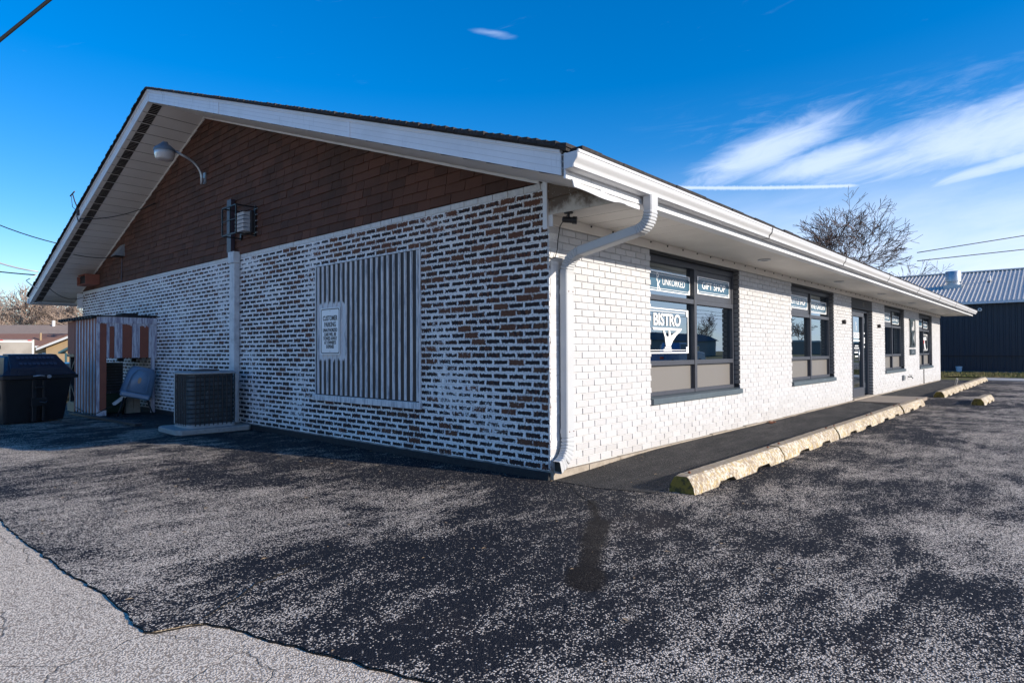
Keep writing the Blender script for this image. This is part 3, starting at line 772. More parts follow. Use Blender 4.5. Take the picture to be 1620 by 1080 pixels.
# rake fascia in lengths, both slopes, near gable; simple one at the far gable
FH = .215
def rake(x, xw, ya, yb, name, m, dz=0., h=FH, top=None):
    mb = MB(); pa = [(ya, sof(ya)+dz), (yb, sof(yb)+dz), (yb, sof(yb)+dz+h), (ya, sof(ya)+dz+h)]
    mb.prism(pa, 'x', x, x+xw); return part(name, mb, m, B)
cutsy = [YO+.035, 1.84, 4.9, YR]
for a, c in zip(cutsy, cutsy[1:]):
    rake(XR0, .02, a+.002, c-.002, 'rake_fascia', M_fascia)
    rake(XR0-.012, .014, a+.001, c-.001, 'rake_drip_edge', M_fascia, dz=FH-.055, h=.055)
    rake(XR0-.006, .008, c-.035, c-.001, 'fascia_joint_cover', M_fascia, dz=.0, h=FH-.056)
cutsb = [YR, 10.6, 13.6, YB]
for a, c in zip(cutsb, cutsb[1:]):
    rake(XR0, .02, a+.002, c-.002, 'rake_fascia', M_fascia)
    rake(XR0-.012, .014, a+.001, c-.001, 'rake_drip_edge', M_fascia, dz=FH-.055, h=.055)
rake(XR1-.02, .02, YO, YR, 'rake_fascia', M_fascia); rake(XR1-.02, .02, YR, YB, 'rake_fascia', M_fascia)
# faint horizontal grooves on the fascia, drawn as thin greyer strips
for q in (.05, .10, .145):
    mb = MB()
    for a, c in ((YO, YR), (YR, YB)):
        mb.prism([(a, sof(a)+q), (c, sof(c)+q), (c, sof(c)+q+.004), (a, sof(a)+q+.004)], 'x', XR0-.002, XR0+.002)
    part('fascia_bead', mb, M_beadgrey, B)
# gable soffit panels with a vent slot at their outer end
NP = 31
M_jointshade = mat('painted_joint_shade', (.07, .06, .05), .9)  # dark colour on the groove faces paints the shadow lines between soffit panels
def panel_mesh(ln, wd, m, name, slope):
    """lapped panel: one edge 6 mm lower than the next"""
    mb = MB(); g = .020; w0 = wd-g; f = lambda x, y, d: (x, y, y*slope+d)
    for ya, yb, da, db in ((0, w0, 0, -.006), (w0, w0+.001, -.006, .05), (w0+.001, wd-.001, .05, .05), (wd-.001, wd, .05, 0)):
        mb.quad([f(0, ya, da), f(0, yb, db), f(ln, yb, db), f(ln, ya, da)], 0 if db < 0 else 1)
    return mb.mesh(name, [m, M_jointshade])
M_vent = mat('dark_soffit_vent', (.025, .02, .018), .9)
for s in (0, 1):
    wdp = (YR-YO)/NP
    ln = .905
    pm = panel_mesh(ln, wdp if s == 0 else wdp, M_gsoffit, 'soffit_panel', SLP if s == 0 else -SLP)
    vb = MB()
    for i in range(6):
        yy = .012+i*(wdp-.03)/6; z_ = yy*(SLP if s == 0 else -SLP)-.0095
        vb.quad([(.06, yy, z_), (.06, yy+(wdp-.03)/6*.80, z_+(wdp-.03)/6*.80*(SLP if s == 0 else -SLP)), (.20, yy+(wdp-.03)/6*.80, z_+(wdp-.03)/6*.80*(SLP if s == 0 else -SLP)), (.20, yy, z_)])
    vm = vb.mesh('vent_slots', M_vent)
    for i in range(NP):
        ya = YO+i*wdp if s == 0 else YR+i*wdp
        o = obj('soffit_panel', pm, B, loc=(XR0+.018, ya, sof(ya)-.001)); 
        if s == 1: obj('vent_slots', vm, o)
mb = MB(); mb.prism([(YR, sof(YR)-.03), (YB-.85, sof(YB-.85)-.03), (YB-.85, sof(YB-.85)), (YR, sof(YR))], 'x', -.022, -.0); mb.prism([(.1, sof(.1)-.03), (YR, sof(YR)-.03), (YR, sof(YR)), (.1, sof(.1))], 'x', -.022, -.0)
part('soffit_trim', mb, M_gsoffit, B)
# back eave box
mb = MB(); mb.box(XR0, XR1, YE, YB, SOF0-.004, SOF0+.004); mb.prism([(YE+.05, SOF0), (YB, SOF0), (YE+.05, SOF0+.26)], 'x', -.012, -.004)
part('rear_soffit', mb, M_soffit, B)
mb = MB(); mb.box(-.10, -.0, YE-.02, YE+.10, SOF0-.10, SOF0+.26); part('rear_soffit_cap', mb, M_fascia, B)
mb = MB(); mb.box(XR0-.02, XR1, YB, YB+.11, SOF0+.03, SOF0+.15); part('rear_gutter', mb, M_alu, B)
# front soffit
x = .0; NPF = 77; wdp = (XR1-.02)/NPF
mb = MB(); g = .026
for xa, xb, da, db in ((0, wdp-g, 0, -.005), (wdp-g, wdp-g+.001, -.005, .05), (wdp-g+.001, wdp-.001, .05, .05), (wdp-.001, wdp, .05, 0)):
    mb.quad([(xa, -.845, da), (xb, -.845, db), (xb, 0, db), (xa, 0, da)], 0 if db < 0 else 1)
pm = mb.mesh('soffit_panel', [M_soffit, M_jointshade])
for i in range(NPF):
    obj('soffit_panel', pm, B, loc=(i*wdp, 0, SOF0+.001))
mb = MB()
for xx in (4.2, 7.9, 11.3, 14.9, 18.4, 21.4): mb.lathe([(.085, 0), (.085, -.012), (.06, -.014), (.055, 0)], (xx, -.42, SOF0-.003), 18)
part('recessed_soffit_light', mb, M_alu, B, smooth=False)
mb = MB(); mb.box(0.0, XE, -.022, .0, 2.235, SOF0-.002); mb.box(.0, XE, -.030, -.022, 2.235, 2.252); fz = part('frieze_board', mb, M_soffit, B)
mb = MB(); xx = .25
while xx < XE:
    mb.lathe([(.011, 0), (.009, .01), (.003, .013)], (xx, -.021, SOF0-.018-.0), 8, T=Matrix.Rotation(rad(90), 4, 'X')); xx += .39
part('frieze_screw', mb, M_black, B)
# stained closure panels of the eave box at the gable corner
mb = MB()
mb.prism([(0.0, 2.47), (-.40, 2.485), (-.46, 2.47), (0, 2.625)], 'x', -.022, -.004)
part('stained_upper_panel', mb, M_stain, B)
mb = MB(); mb.prism([(0, 2.325), (-.845, 2.325), (-.845, 2.345), (-.44, 2.485), (0, 2.485)], 'x', -.012, .002)
part('stained_lower_panel', mb, M_stain, B)
mb = MB(); mb.box(-.035, .0, -.004, .045, 2.20, 2.64); mb.box(-.01, .0, -.05, .0, 2.22, 2.34); part('corner_trim', mb, M_fascia, B)
# eave fascia + gutter
mb = MB(); mb.box(XR0+.01, XR1, YO, YO+.02, SOF0-.012, SOF0+.17); mb.box(XR0+.45, XR1, YO-.006, YO+.10, SOF0-.022, SOF0-.012)
part('eave_fascia', mb, M_fascia, B)
gp = [(-.880, 2.485), (-.880, 2.372), (-.955, 2.372), (-.962, 2.376), (-.964, 2.398), (-.972, 2.412), (-.990, 2.428), (-.998, 2.446), (-.998, 2.470), (-1.004, 2.472), (-1.004, 2.492), (-.990, 2.492), (-.990, 2.478), (-.985, 2.478), (-.985, 2.445), (-.950, 2.385), (-.890, 2.385), (-.890, 2.485)]
seams = [XR0-.02, 2.85, 6.0, 9.1, 12.2, 15.3, 18.4, 21.5, XR1+.04]
for i in range(8):
    mb = MB(); mb.prism(gp, 'x', seams[i]+.0, seams[i+1]-.0015)
    sharp(part('gutter', mb, M_alu, B), 50)
mb = MB(); mb.prism([(-.880, 2.482), (-.880, 2.374), (-.955, 2.374), (-.965, 2.40), (-.995, 2.44), (-.995, 2.482)], 'x', XR0-.024, XR0-.019); part('gutter_end_cap', mb, M_alu, B)
mb = MB()
for s in seams[1:-1]: mb.prism([(p[0]-.003 if p[0] < -.9 else p[0], p[1]-.002) for p in gp[1:12]]+[(-.98, 2.49), (-.97, 2.40), (-.88, 2.38)], 'x', s-.012, s+.012)
part('gutter_seam', mb, M_char, B)
for xx in (12.9, 18.7):
    mb = MB(); mb.lathe([(.05, 0), (.05, .07), (.10, .075), (.09, .11), (.03, .13)], (xx, -.55, 2.60), 14); part('roof_vent', mb, M_alu, B)
# bent flashing hanging under the gutter near the corner
mb = MB(); rings = []
for i in range(15):
    t = i/14; x = -.84+.92*t; sag = -.012*math.sin(t*math.pi)-.030*t+(.008 if 8 < i < 11 else 0); tw = .007*math.sin(t*11)
    rings.append([(x, -.86+tw, 2.335+sag), (x, -.885+tw, 2.315+sag), (x, -.90-tw, 2.262+sag+.02*t), (x, -.893-tw, 2.262+sag+.02*t), (x, -.868+tw, 2.330+sag)])
mb.loft(rings); sharp(part('bent_flashing', mb, M_alu, B, label='crumpled white metal flashing hanging under the gutter end'), 40)

# downspout: rectangular section, crimped elbows
def rect_sweep(path, wx, wd, crimp):
    rings = []
    for i, (x, y, z) in enumerate(path):
        a = Vector(path[max(i-1, 0)]); c = Vector(path[min(i+1, len(path)-1)]); d = (c-a).normalized()
        side = Vector((1, 0, 0)) if abs(d.x) < .8 else Vector((0, 0, 1))
        side = (side-d*side.dot(d)).normalized(); nn = d.cross(side).normalized()
        s = 1+crimp.get(i, 0)
        p = Vector((x, y, z)); hw, hd = wx/2*s, wd/2*s; c_ = .009
        ring = []
        for u, v in ((-hw+c_, -hd), (hw-c_, -hd), (hw, -hd+c_), (hw, hd-c_), (hw-c_, hd), (-hw+c_, hd), (-hw, hd-c_), (-hw, -hd+c_)): ring.append(p+side*u+nn*v)
        rings.append(ring)
    return rings
D = thing('downspout', 'white rectangular downspout with crimped elbows at the near front corner', 'downspout', (0, 0, 0))
XD = .182; cr_ = random.Random(4)
def arc(p0, p1, p2, n):   # quadratic bezier
    return [tuple((1-t)**2*Vector(p0)+2*(1-t)*t*Vector(p1)+t*t*Vector(p2)) for t in [i/n for i in range(n+1)]]
def piece(name, pts, crimps=True, label=None, wx=.118, wd=.082, caps=True):
    cr = {i: (-.13 if i % 3 == 2 else .0) for i in range(2, len(pts)-2)} if crimps else {}
    mb = MB(); mb.loft(rect_sweep(pts, wx, wd, cr), caps=caps); return sharp(part(name, mb, M_spout, D), 12)
piece('upper_elbow', [(XD, -.935, 2.375), (XD, -.935, 2.29)]+arc((XD, -.935, 2.25), (XD, -.93, 2.115), (XD, -.80, 2.10), 30))
dg = [(XD, -.80, 2.10), (XD, -.24, 1.995)]
piece('diagonal_pipe', dg, False)
piece('middle_elbow', arc((XD, -.24, 1.995), (XD, -.075, 1.965), (XD, -.062, 1.80), 30))
piece('vertical_pipe', [(XD, -.062, 1.80), (XD, -.062, .335)], False)
piece('pipe_strap', [(XD, -.061, 1.655), (XD, -.061, 1.615)], False, wx=.124, wd=.088)
piece('pipe_strap', [(XD, -.061, .375), (XD, -.061, .330)], False, wx=.124, wd=.088)
piece('shoe_elbow', [(XD, -.062, .335), (XD, -.062, .30)]+arc((XD, -.062, .29), (XD-.0, -.070, .10), (XD-.19, -.085, .045), 27), caps=False)
mb = MB(); 
# dark mouth inside the shoe
mb.box(-.004, .0, -.120, -.050, .010, .095, T=Matrix.Translation((.008, 0, 0))); part('shoe_mouth', mb, M_black, D)
mb = MB()
for z in (1.636, .352):
    for xx in (XD-.03, XD+.035): mb.lathe([(.006, 0), (.004, .004)], (xx, -.1055, z), 8, T=Matrix.Rotation(rad(90), 4, 'X'))
part('strap_screw', mb, M_rust, D)

# ------------------------------------------------------------------ windows
YF = .080   # frame front plane
def fbox(mb, x0, x1, z0, z1, y0=YF, y1=YF+.05): mb.box(x0, x1, y0, y1, z0, z1)
jm = None
def jamb_bricks(win, x, z0, z1):
    global jm
    if jm is None:
        v, f, uvs = brick_mesh(.088, .0575, .012, jit=random.Random(2))
        jm = bpy.data.meshes.new('jamb_brick'); jm.from_pydata([(p[1]-.008, p[0]-.002, p[2]) for p in v], [], [tuple(reversed(q)) for q in f]); jm.materials.append(M_gbrick)
    z = math.ceil(z0/k_)*k_+.004
    while z+.05 < z1+.03:
        obj('jamb_brick', jm, win, loc=(x, 0, z)); z += k_
def border(name, x0, x1, z0, z1, y, parent, m=None, wd=.012, notch=.04):
    """printed double border with notched corners"""
    mb = MB(); e = .0012; w_ = wd; g = wd*1.7
    def r(a, b, c, d, k=0): mb.box(a, b, y-e, y, c, d)
    r(x0, x1, z1-w_, z1); r(x0, x1, z0, z0+w_); r(x0, x0+w_, z0+w_, z1-w_); r(x1-w_, x1, z0+w_, z1-w_)
    i = g+w_*.6
    r(x0+notch*1.3, x1-notch*1.3, z1-i-w_*.45, z1-i); r(x0+notch*1.3, x1-notch*1.3, z0+i, z0+i+w_*.45)
    for a, b in ((x0+w_, x0+notch), (x1-notch, x1-w_)):
        r(a, b, z1-notch*1.35, z1-w_); r(a, b, z0+w_, z0+notch*1.35)
    return part(name, mb, m or M_print, parent)
def bottle_logo(x0, x1, z0, z1, y, parent, red=False):
    """glass / bottle emblem: tray bar on top, splayed stem below"""
    mb = MB(); W = x1-x0; H = z1-z0; e = .0014
    def pl(poly): mb.prism([(x0+a*W, z0+c*H) for a, c in poly], 'y', y-e, y)
    pl([(0, 1), (.03, .90), (.97, .90), (1, 1)])
    pl([(.34, .88), (.40, .62), (.44, .20), (.60, .20), (.68, .45), (.80, .68), (.96, .88), (.82, .88), (.62, .66), (.58, .88), (.53, .88), (.54, .64), (.46, .62), (.40, .88)])
    pl([(.40, .17), (.62, .17), (.62, .11), (.40, .11)]); pl([(.36, .08), (.64, .08), (.64, 0), (.36, 0)])
    return part('bottle_emblem', mb, M_print, parent)
def pk_logo(x, z, h, y, parent, m=None, mtx=face_south):
    text('lettering', 'P', h*.62, mtx(x-h*.07, y, z+h*.2), m or M_print, parent, .85, .004*h)
    text('lettering', 'K', h*.72, mtx(x+h*.06, y, z-h*.22), m or M_print, parent, .8, .004*h)
def make_window(i, a, c, label):
    W = obj('window', None, B, label=label)
    mid = a+(c-a)*.505; zt1, zt2, zl1, zl2 = 1.685, 1.745, .912, .969
    top = 2.135; fr = .045
    mb = MB()
    fbox(mb, a, c, top, ZT+.03, YF-.0, YF+.07); fbox(mb, a, a+fr, ZS, top, YF, YF+.06); fbox(mb, c-fr, c, ZS, top, YF, YF+.06)
    fbox(mb, mid-.032, mid+.032, ZS, top, YF-.012, YF+.06)
    for z0, z1 in ((zt1, zt2), (zl1, zl2), (ZS, ZS+.045)):
        fbox(mb, a+fr, mid-.032, z0, z1, YF-.004, YF+.06); fbox(mb, mid+.032, c-fr, z0, z1, YF-.004, YF+.06)
    bevel(part('frame', mb, M_frame, W), .004)
    mb = MB(); mb.box(a, c, .006, YF, ZT-.03, ZT+.02); part('head_trim', mb, M_black, W)
    mb = MB(); mb.prism([(-.032, ZSILL), (-.032, ZS-.018), (YF+.02, ZS), (YF+.02, ZSILL)], 'x', a-.004, c+.03); bevel(part('sill', mb, M_sill, W), .004)
    cells = [(a+fr, mid-.032), (mid+.032, c-fr)]
    for ci, (x0, x1) in enumerate(cells):
        for ri, (z0, z1) in enumerate(((zt2, top), (zl2, zt1), (ZS+.045, zl1))):
            if ri == 2:
                mb = MB(); mb.box(x0, x1, YF+.045, YF+.055, z0, z1); part('infill_panel', mb, M_taupe, W)
                mb = MB(); mb.box(x0, x0+.015, YF+.03, YF+.045, z0, z1); part('glazing_bead', mb, M_frame, W); part('glazing_bead', MB().box(x1-.015, x1, YF+.03, YF+.045, z0, z1), M_frame, W)
                continue
            casement = (ri == 0 and ci == (1 if i in (0,) else 0))
            if casement:
                mb = MB(); q = .085
                mb.box(x0, x1, YF+.012, YF+.05, z0, z0+q*1.2); mb.box(x0, x1, YF+.012, YF+.05, z1-q, z1); mb.box(x0, x0+q*.55, YF+.012, YF+.05, z0+q*1.2, z1-q); mb.box(x1-q*.7, x1, YF+.012, YF+.05, z0+q*1.2, z1-q)
                bevel(part('casement_sash', mb, M_frame, W), .005)
            mb = MB(); mb.quad([(x0, YF+.046, z0), (x1, YF+.046, z0), (x1, YF+.046, z1), (x0, YF+.046, z1)]); part('glass_pane', mb, M_glass, W)
            if ri == 0:
                lab = DECALS[i][ci]; yd = YF+(.011 if casement else .043)
                gx0, gx1 = (x0+.04, x1-.10) if casement else (x0+.02, x1-.02)
                zz0, zz1 = z0+.055, z1-.10
                if casement: yd = YF+.011; gx0, gx1 = x0+.06, x1-.09; zz0, zz1 = z0+.085, z1-.075
                mb = MB(); mb.box(gx0, gx1, yd, yd+.001, zz0, zz1); part('sign_film', mb, M_bluevinyl, W)
                border('sign_border', gx0, gx1, zz0, zz1, yd-.0005, W, wd=.013)
                if lab:
                    hz = (zz0+zz1)/2; wdt = gx1-gx0
                    if lab == 'UNKORKED':
                        pk_logo(gx0+wdt*.285, hz, .225, yd-.001, W)
                        text('lettering', 'UNKORKED', .118, face_south(gx0+wdt*.625, yd-.001, hz+.0), M_print, W, .92, .0)
                    else:
                        text('lettering', lab, .132, face_south((gx0+gx1)/2, yd-.001, hz), M_print, W, min(1.25, wdt*.80/(len(lab)*.078)), .0010)
            if ri == 1 and (ci == 0 and i == 0 or ci == 1 and i == 3):
                gx0, gx1, zz0, zz1 = x0+.01, x1-.075, 1.055, 1.60; yd = YF+.042
                border('sign_border', gx0, gx1, zz0, zz1, yd, W, wd=.016, notch=.06)
                cx = (gx0+gx1)/2+.10 if i == 0 else (gx0+gx1)/2
                if i == 0:
                    text('lettering', 'BISTRO', .200, face_south(2.455, yd-.001, 1.455), M_print, W, 1.05, .005)
                    bottle_logo(2.09, 2.83, 1.085, 1.365, yd-.001, W)
                else:
                    text('lettering', 'WINE', .15, face_south(cx+.16, yd-.001, zz1-.15), M_print, W, .9, .008)
                    mb = MB(); mb.prism([(cx-.25, zz1-.1), (cx-.05, zz1-.1), (cx+.20, zz0+.04), (cx+.02, zz0+.04)], 'y', yd-.0014, yd); part('bottle_emblem', mb, M_print, W)
                    mb = MB(); mb.box(cx-.22, cx-.06, yd-.003, yd-.0016, zz1-.32, zz1-.20); part('red_mark', mb, M_redlens, W)
    jamb_bricks(W, c, ZS, ZT)
    mb = MB(); mb.box(c-.0015, c+.004, .016, .094, ZS, ZT); part('jamb_joint', mb, M_char, W)
    # pale ceiling tile seen behind the upper pane, hanging blind slats
    mb = MB(); mb.box(a+.1, c-.1, YF+.22, YF+.24, 2.05, 2.22); part('blind_head', mb, M_blind, W)
    return W
DECALS = [('UNKORKED', 'GIFT SHOP'), ('BOTTLE SHOP', 'WINE GARDEN'), ('TASTINGS', 'COCKTAILS'), ('', 'UNKORKED')]
for i, (a, c) in enumerate(OPEN):
    make_window(i, a, c, ['dark framed window lettered BISTRO, nearest the corner', 'dark framed window lettered BOTTLE SHOP and WINE GARDEN, left of the door',
                          'dark framed window just right of the glass door', 'dark framed window nearest the far end of the front'][i])
# door
Dr = obj('entrance_door', None, B, label='dark framed glass door with white lettering')
a, c = DOOR
mb = MB(); mb.box(a, c, .004, .09, 2.01, 2.262); part('transom_panel', mb, M_char, Dr)
text('lettering', '15', .14, face_south((a+c)/2+.12, .002, 2.12), M_blockgrey, Dr, 1., .0)
mb = MB(); fy = .085
mb.box(a, a+.05, fy, fy+.08, 0, 2.01); mb.box(c-.05, c, fy, fy+.08, 0, 2.01); mb.box(a+.05, c-.05, fy, fy+.08, 1.955, 2.01)
mb.box(11.93, 11.98, fy, fy+.08, .0, 1.955); mb.box(10.86, 10.90, fy, fy+.08, 0, 1.955)
bevel(part('frame', mb, M_frame, Dr), .004)
mb = MB(); fy = .078; x0, x1 = 10.91, 11.92
mb.box(x0, x0+.075, fy, fy+.045, .02, 1.945); mb.box(x1-.075, x1, fy, fy+.045, .02, 1.945); mb.box(x0+.075, x1-.075, fy, fy+.045, 1.85, 1.945); mb.box(x0+.075, x1-.075, fy, fy+.045, .02, .22)
bevel(part('door_leaf', mb, M_frame, Dr), .004)
for g0, g1, z0 in ((x0+.075, x1-.075, .22), (11.98, c-.05, .05), (a+.05, 10.86, .05)):
    mb = MB(); mb.quad([(g0, .12, z0), (g1, .12, z0), (g1, .12, 1.90), (g0, .12, 1.90)]); part('glass_pane', mb, M_glass, Dr)
mb = MB(); mb.tube([(x0+.34, .03, .84), (x0+.34, .03, 1.10)], .016, 10); mb.tube([(x0+.34, .03, .86), (x0+.34, .12, .86)], .010, 8); mb.tube([(x0+.34, .03, 1.08), (x0+.34, .12, 1.08)], .010, 8)
part('pull_handle', mb, M_galv, Dr, smooth=True)
mb = MB(); mb.box(x1-.01, x1+.015, fy-.012, fy+.01, 1.70, 1.84); mb.box(x1-.01, x1+.015, fy-.012, fy+.01, .20, .33); part('hinge', mb, M_galv, Dr)
pk_logo(11.42, 1.63, .22, .119, Dr)
text('lettering', 'UNKORKED', .125, face_south(11.42, .119, 1.44), M_print, Dr, .82, .003)
mb = MB()
for z, wd in ((1.375, .50), (1.30, .56), (1.18, .30), (1.13, .42), (1.08, .36), (1.03, .44), (.94, .30)): mb.box(11.44-wd/2, 11.44+wd/2, .1175, .119, z-.012, z+.012)
for z, wd in ((1.48, .16), (1.36, .18), (1.31, .14), (1.26, .18), (1.16, .14)): mb.box(12.12-wd/2, 12.12+wd/2, .1175, .119, z-.02, z+.02)
part('small_print', mb, M_print, Dr)
jamb_bricks(Dr, c, 0., 2.02)
mb = MB(); mb.box(a+.0, c-.0, -.035, .10, -.009, .018); bevel(part('threshold', mb, M_conc, Dr), .004)

# ------------------------------------------------------------------ things on the front wall
def tagmb(name, mb, mats, label, cat, group=None, smooth=False):
    return obj(name, mb.mesh(name, mats, smooth), None, label, cat, group)
S = thing('logo_sign', 'tall dark metal sign with cut-out PK monogram between the last two windows', 'sign', (17.42, 0, 1.58))
x0, x1, z0, z1 = -.42, .42, -.42, .42
mb = MB(); t_ = .045
mb.box(x0, x1, -.030, -.012, z1-t_, z1); mb.box(x0, x1, -.030, -.012, z0, z0+t_); mb.box(x0, x0+t_, -.030, -.012, z0+t_, z1-t_); mb.box(x1-t_, x1, -.030, -.012, z0+t_, z1-t_); part('frame', mb, M_signmetal, S)
text('monogram_letter', 'P', .52, face_south(-.14, -.022, .20), M_signmetal, S, 1.25, .025, ext=.007)
text('monogram_letter', 'K', .62, face_south(.04, -.022, -.18), M_signmetal, S, 1.25, .025, ext=.007)
S = thing('number_plaque', 'small dark street number plaque below the PK sign', 'sign', (17.42, 0, 1.02))
mb = MB(); mb.box(-.42, .42, -.026, -.008, -.085, .085); part('plate', mb, M_signmetal, S)
text('lettering', '5362', .14, face_south(0, -.0275, 0), M_galv, S, 1.6, .002)
for xx, l in ((9.80, 'small dark wall sconce on white brick left of the door'), (12.98, 'small dark wall sconce on white brick right of the door')):
    S = thing('wall_sconce', l, 'wall light', (xx, 0, 1.67), 'sconces beside the door'); S.scale = (.7, .7, .8)
    mb = MB(); mb.box(-.045, .045, -.02, -.004, -.05, .05); part('back_plate', mb, M_char, S)
    mb = MB(); mb.lathe([(.025, -.055), (.045, -.04), (.045, .04), (.02, .06)], (0, -.06, 0), 12); part('lamp_body', mb, M_char, S, smooth=True)
S = thing('outlet_box', 'grey electrical outlet box low on the white brick wall', 'outlet', (15.95, 0, .30))
mb = MB(); mb.box(-.075, .075, -.06, -.004, -.075, .075); bevel(part('cover', mb, M_acmetal, S), .01)
mb = MB(); mb.box(-.03, .03, -.064, -.06, -.045, .045); part('flap', mb, M_char, S)
S = thing('hose_bib', 'small brass coloured hose tap beside the outlet box', 'tap', (16.75, 0, .30))
mb = MB(); mb.tube([(0, 0, 0), (0, -.09, 0), (0, -.12, -.05)], .014, 8); part('spout', mb, M_char, S, smooth=True)
mb = MB(); mb.lathe([(.04, 0), (.04, .012)], (0, -.07, .035), 10); mb.tube([(0, -.07, 0), (0, -.07, .04)], .006, 6); part('handle', mb, M_char, S)
mb = MB(); mb.tube([(19.3, -.012, ZSILL-.02), (19.3, -.012, -.02)], .012, 6); tagmb('cable', mb, M_cable, 'thin dark cable running down the white brick under the last window', 'cable')
# security camera under the soffit with its cord
S = thing('security_camera', 'small black bullet security camera under the soffit at the corner', 'camera', (.03, -.20, SOF0)); S.scale = (.82, .82, .82)
mb = MB(); mb.lathe([(.05, -.012), (.05, .0)], (0, 0, -.002), 14); part('base', mb, M_black, S)
mb = MB(); mb.tube([(0, 0, 0), (0, 0, -.07)], .014, 8); part('stem', mb, M_black, S)
mb = MB(); T_ = Matrix.Rotation(rad(-60), 4, 'Z') @ Matrix.Rotation(rad(97), 4, 'Y'); mb.lathe([(.02, -.07), (.033, -.06), (.034, .04), (.042, .045), (.042, .09), (.032, .088)], (.0, 0, -.085), 16, T=T_); part('camera_body', mb, M_black, S, smooth=False)
mb = MB(); mb.tube([(.03, -.20, 2.32), (-.10, -.12, 2.318), (-.10, -.03, 2.30)]+[(.01, -.04, 2.29), (.10, -.03, 2.24)], .004, 6)
P0 = [(.135, -.08, 2.31), (.12, -.035, 2.24), (.105, -.022, 2.12), (.095, -.020, 2.02), (.06, -.02, 1.945), (.0, -.022, 1.93), (-.035, -.0, 1.945)]
mb = MB(); mb.tube([(.03, -.20, 2.315)]+P0, .0045, 6); tagmb('camera_cord', mb, M_cable, 'thin black cord hanging from the security camera over the brick corner', 'cord')

# ------------------------------------------------------------------ things on the gable wall
Wn = obj('boarded_window', None, B, label='window opening closed with white-streaked corrugated metal')
y0, y1, z0, z1 = 1.82, 3.976, .53, 2.235
mb = MB(); mb.box(-.002, .02, y0, y1, z0, z1); part('corrugated_sheet', mb, M_groove, Wn)
NR = 20; sp = (y1-y0)/NR
mb = MB(); mb.prism([(0, 0), (-.015, .010), (-.015, .030), (0, .040)], 'z', 0, z1-z0-.03); rm = mb.mesh('rib', M_rib)
for i in range(NR): obj('rib', rm, Wn, loc=(-.002, y0+.02+i*sp, z0+.012))
mb = MB(); mb.box(-.012, .0, y0-.012, y0+.01, z0, z1); mb.box(-.012, .0, y1-.01, y1+.012, z0, z1); mb.box(-.016, .0, y0-.012, y1+.012, z1-.012, z1+.006); part('frame', mb, M_rib, Wn)
mb = MB(); mb.box(-.035, .01, y0-.03, y1+.04, z0-.075, z0); bevel(part('sill', mb, M_rib, Wn), .005)
S = thing('parking_sign', 'white metal CUSTOMER PARKING sign with black border on the corrugated panel', 'sign', (-.026, 3.59, 1.36))
def rrect(hw, hh, r, n=5):
    P = []
    for cx, cy, a0 in ((hw-r, hh-r, 0), (-hw+r, hh-r, 90), (-hw+r, -hh+r, 180), (hw-r, -hh+r, 270)):
        for i in range(n+1): a = rad(a0+90*i/n); P.append((cx+r*math.cos(a), cy+r*math.sin(a)))
    return P
mb = MB(); mb.prism(rrect(.228, .305, .035), 'x', -.003, 0); part('plate', mb, M_sign, S)
mb = MB(); o_ = rrect(.214, .291, .03); i_ = rrect(.202, .279, .022)
for q in range(len(o_)):
    q2 = (q+1) % len(o_); mb.quad([(-.0042, *o_[q]), (-.0042, *o_[q2]), (-.0042, *i_[q2]), (-.0042, *i_[q])])
part('border', mb, M_black, S)
for s, z, ln, sx in (('CUSTOMER', .165, .088, .74), ('PARKING', .083, .088, .74), ('UNAUTHORIZED', .012, .060, .72), ('CARS WILL BE', -.043, .060, .74), ('TOWED AWAY', -.096, .060, .76), ("AT OWNER'S", -.149, .060, .76), ('EXPENSE', -.202, .060, .76)):
    text('lettering', s, ln, face_west(-.004, 0, z), M_black, S, sx, .0022)
mb = MB()
for z in (.262, -.262): mb.lathe([(.008, 0), (.005, -.004)], (-.004, 0, z), 8, T=Matrix.Rotation(rad(90), 4, 'Y'))
part('bolt', mb, M_galv, S)
# duct
S = thing('cable_duct', 'whitewashed metal duct up the gable wall ending in a dark brown upper length', 'duct', (0, 6.32, 0))
mb = MB(); mb.box(-.09, -.001, -.085, .085, -.08, 2.50); bevel(part('lower_duct', mb, M_paintduct, S), .004)
mb = MB(); mb.box(-.11, -.001, -.10, .10, 2.503, 2.68); bevel(part('duct_collar', mb, M_paintduct, S), .004)
mb = MB(); mb.box(-.085, -.020, .05, .20, 2.682, 3.53); bevel(part('upper_duct', mb, M_brownduct, S), .004)
# caged wall pack
S = thing('caged_wall_light', 'prismatic wall pack light in a black wire guard on brown shingles', 'wall light', (-.02, 5.86, 3.08))
mb = MB(); mb.box(-.06, .0, -.16, .18, -.17, .17); bevel(part('housing', mb, M_char, S), .01)
mb = MB()
for i in range(5): z = -.15+i*.06; mb.prism([(-.06, z), (-.15, z+.006), (-.165, z+.045), (-.06, z+.058)], 'y', -.13, .15)
part('prismatic_lens', mb, M_prism, S)
mb = MB(); r_ = .009
for yy in (-.20, .27):
    for zz in (-.21, .21): mb.box(-.30, .0, yy-r_, yy+r_, zz-r_, zz+r_)
    mb.box(-.30-r_, -.30+r_, yy-r_, yy+r_, -.21, .21); mb.box(-.022, .0, yy-.022, yy+.022, -.23, .23)
for zz in (-.21, .21): mb.box(-.30-r_, -.30+r_, -.20, .27, zz-r_, zz+r_)
mb.box(-.30-r_, -.30+r_, -.20, .27, -.004, .004); mb.box(-.30-r_, -.30+r_, -.004, .004, -.21, .21)
part('wire_guard', mb, M_black, S)
mb = MB()
for yy in (-.29, -.25, .25):
    for q in range(5): mb.lathe([(.008, 0), (.005, -.006)], (-.023, yy, -.18+q*.09), 6, T=Matrix.Rotation(rad(90), 4, 'Y'))
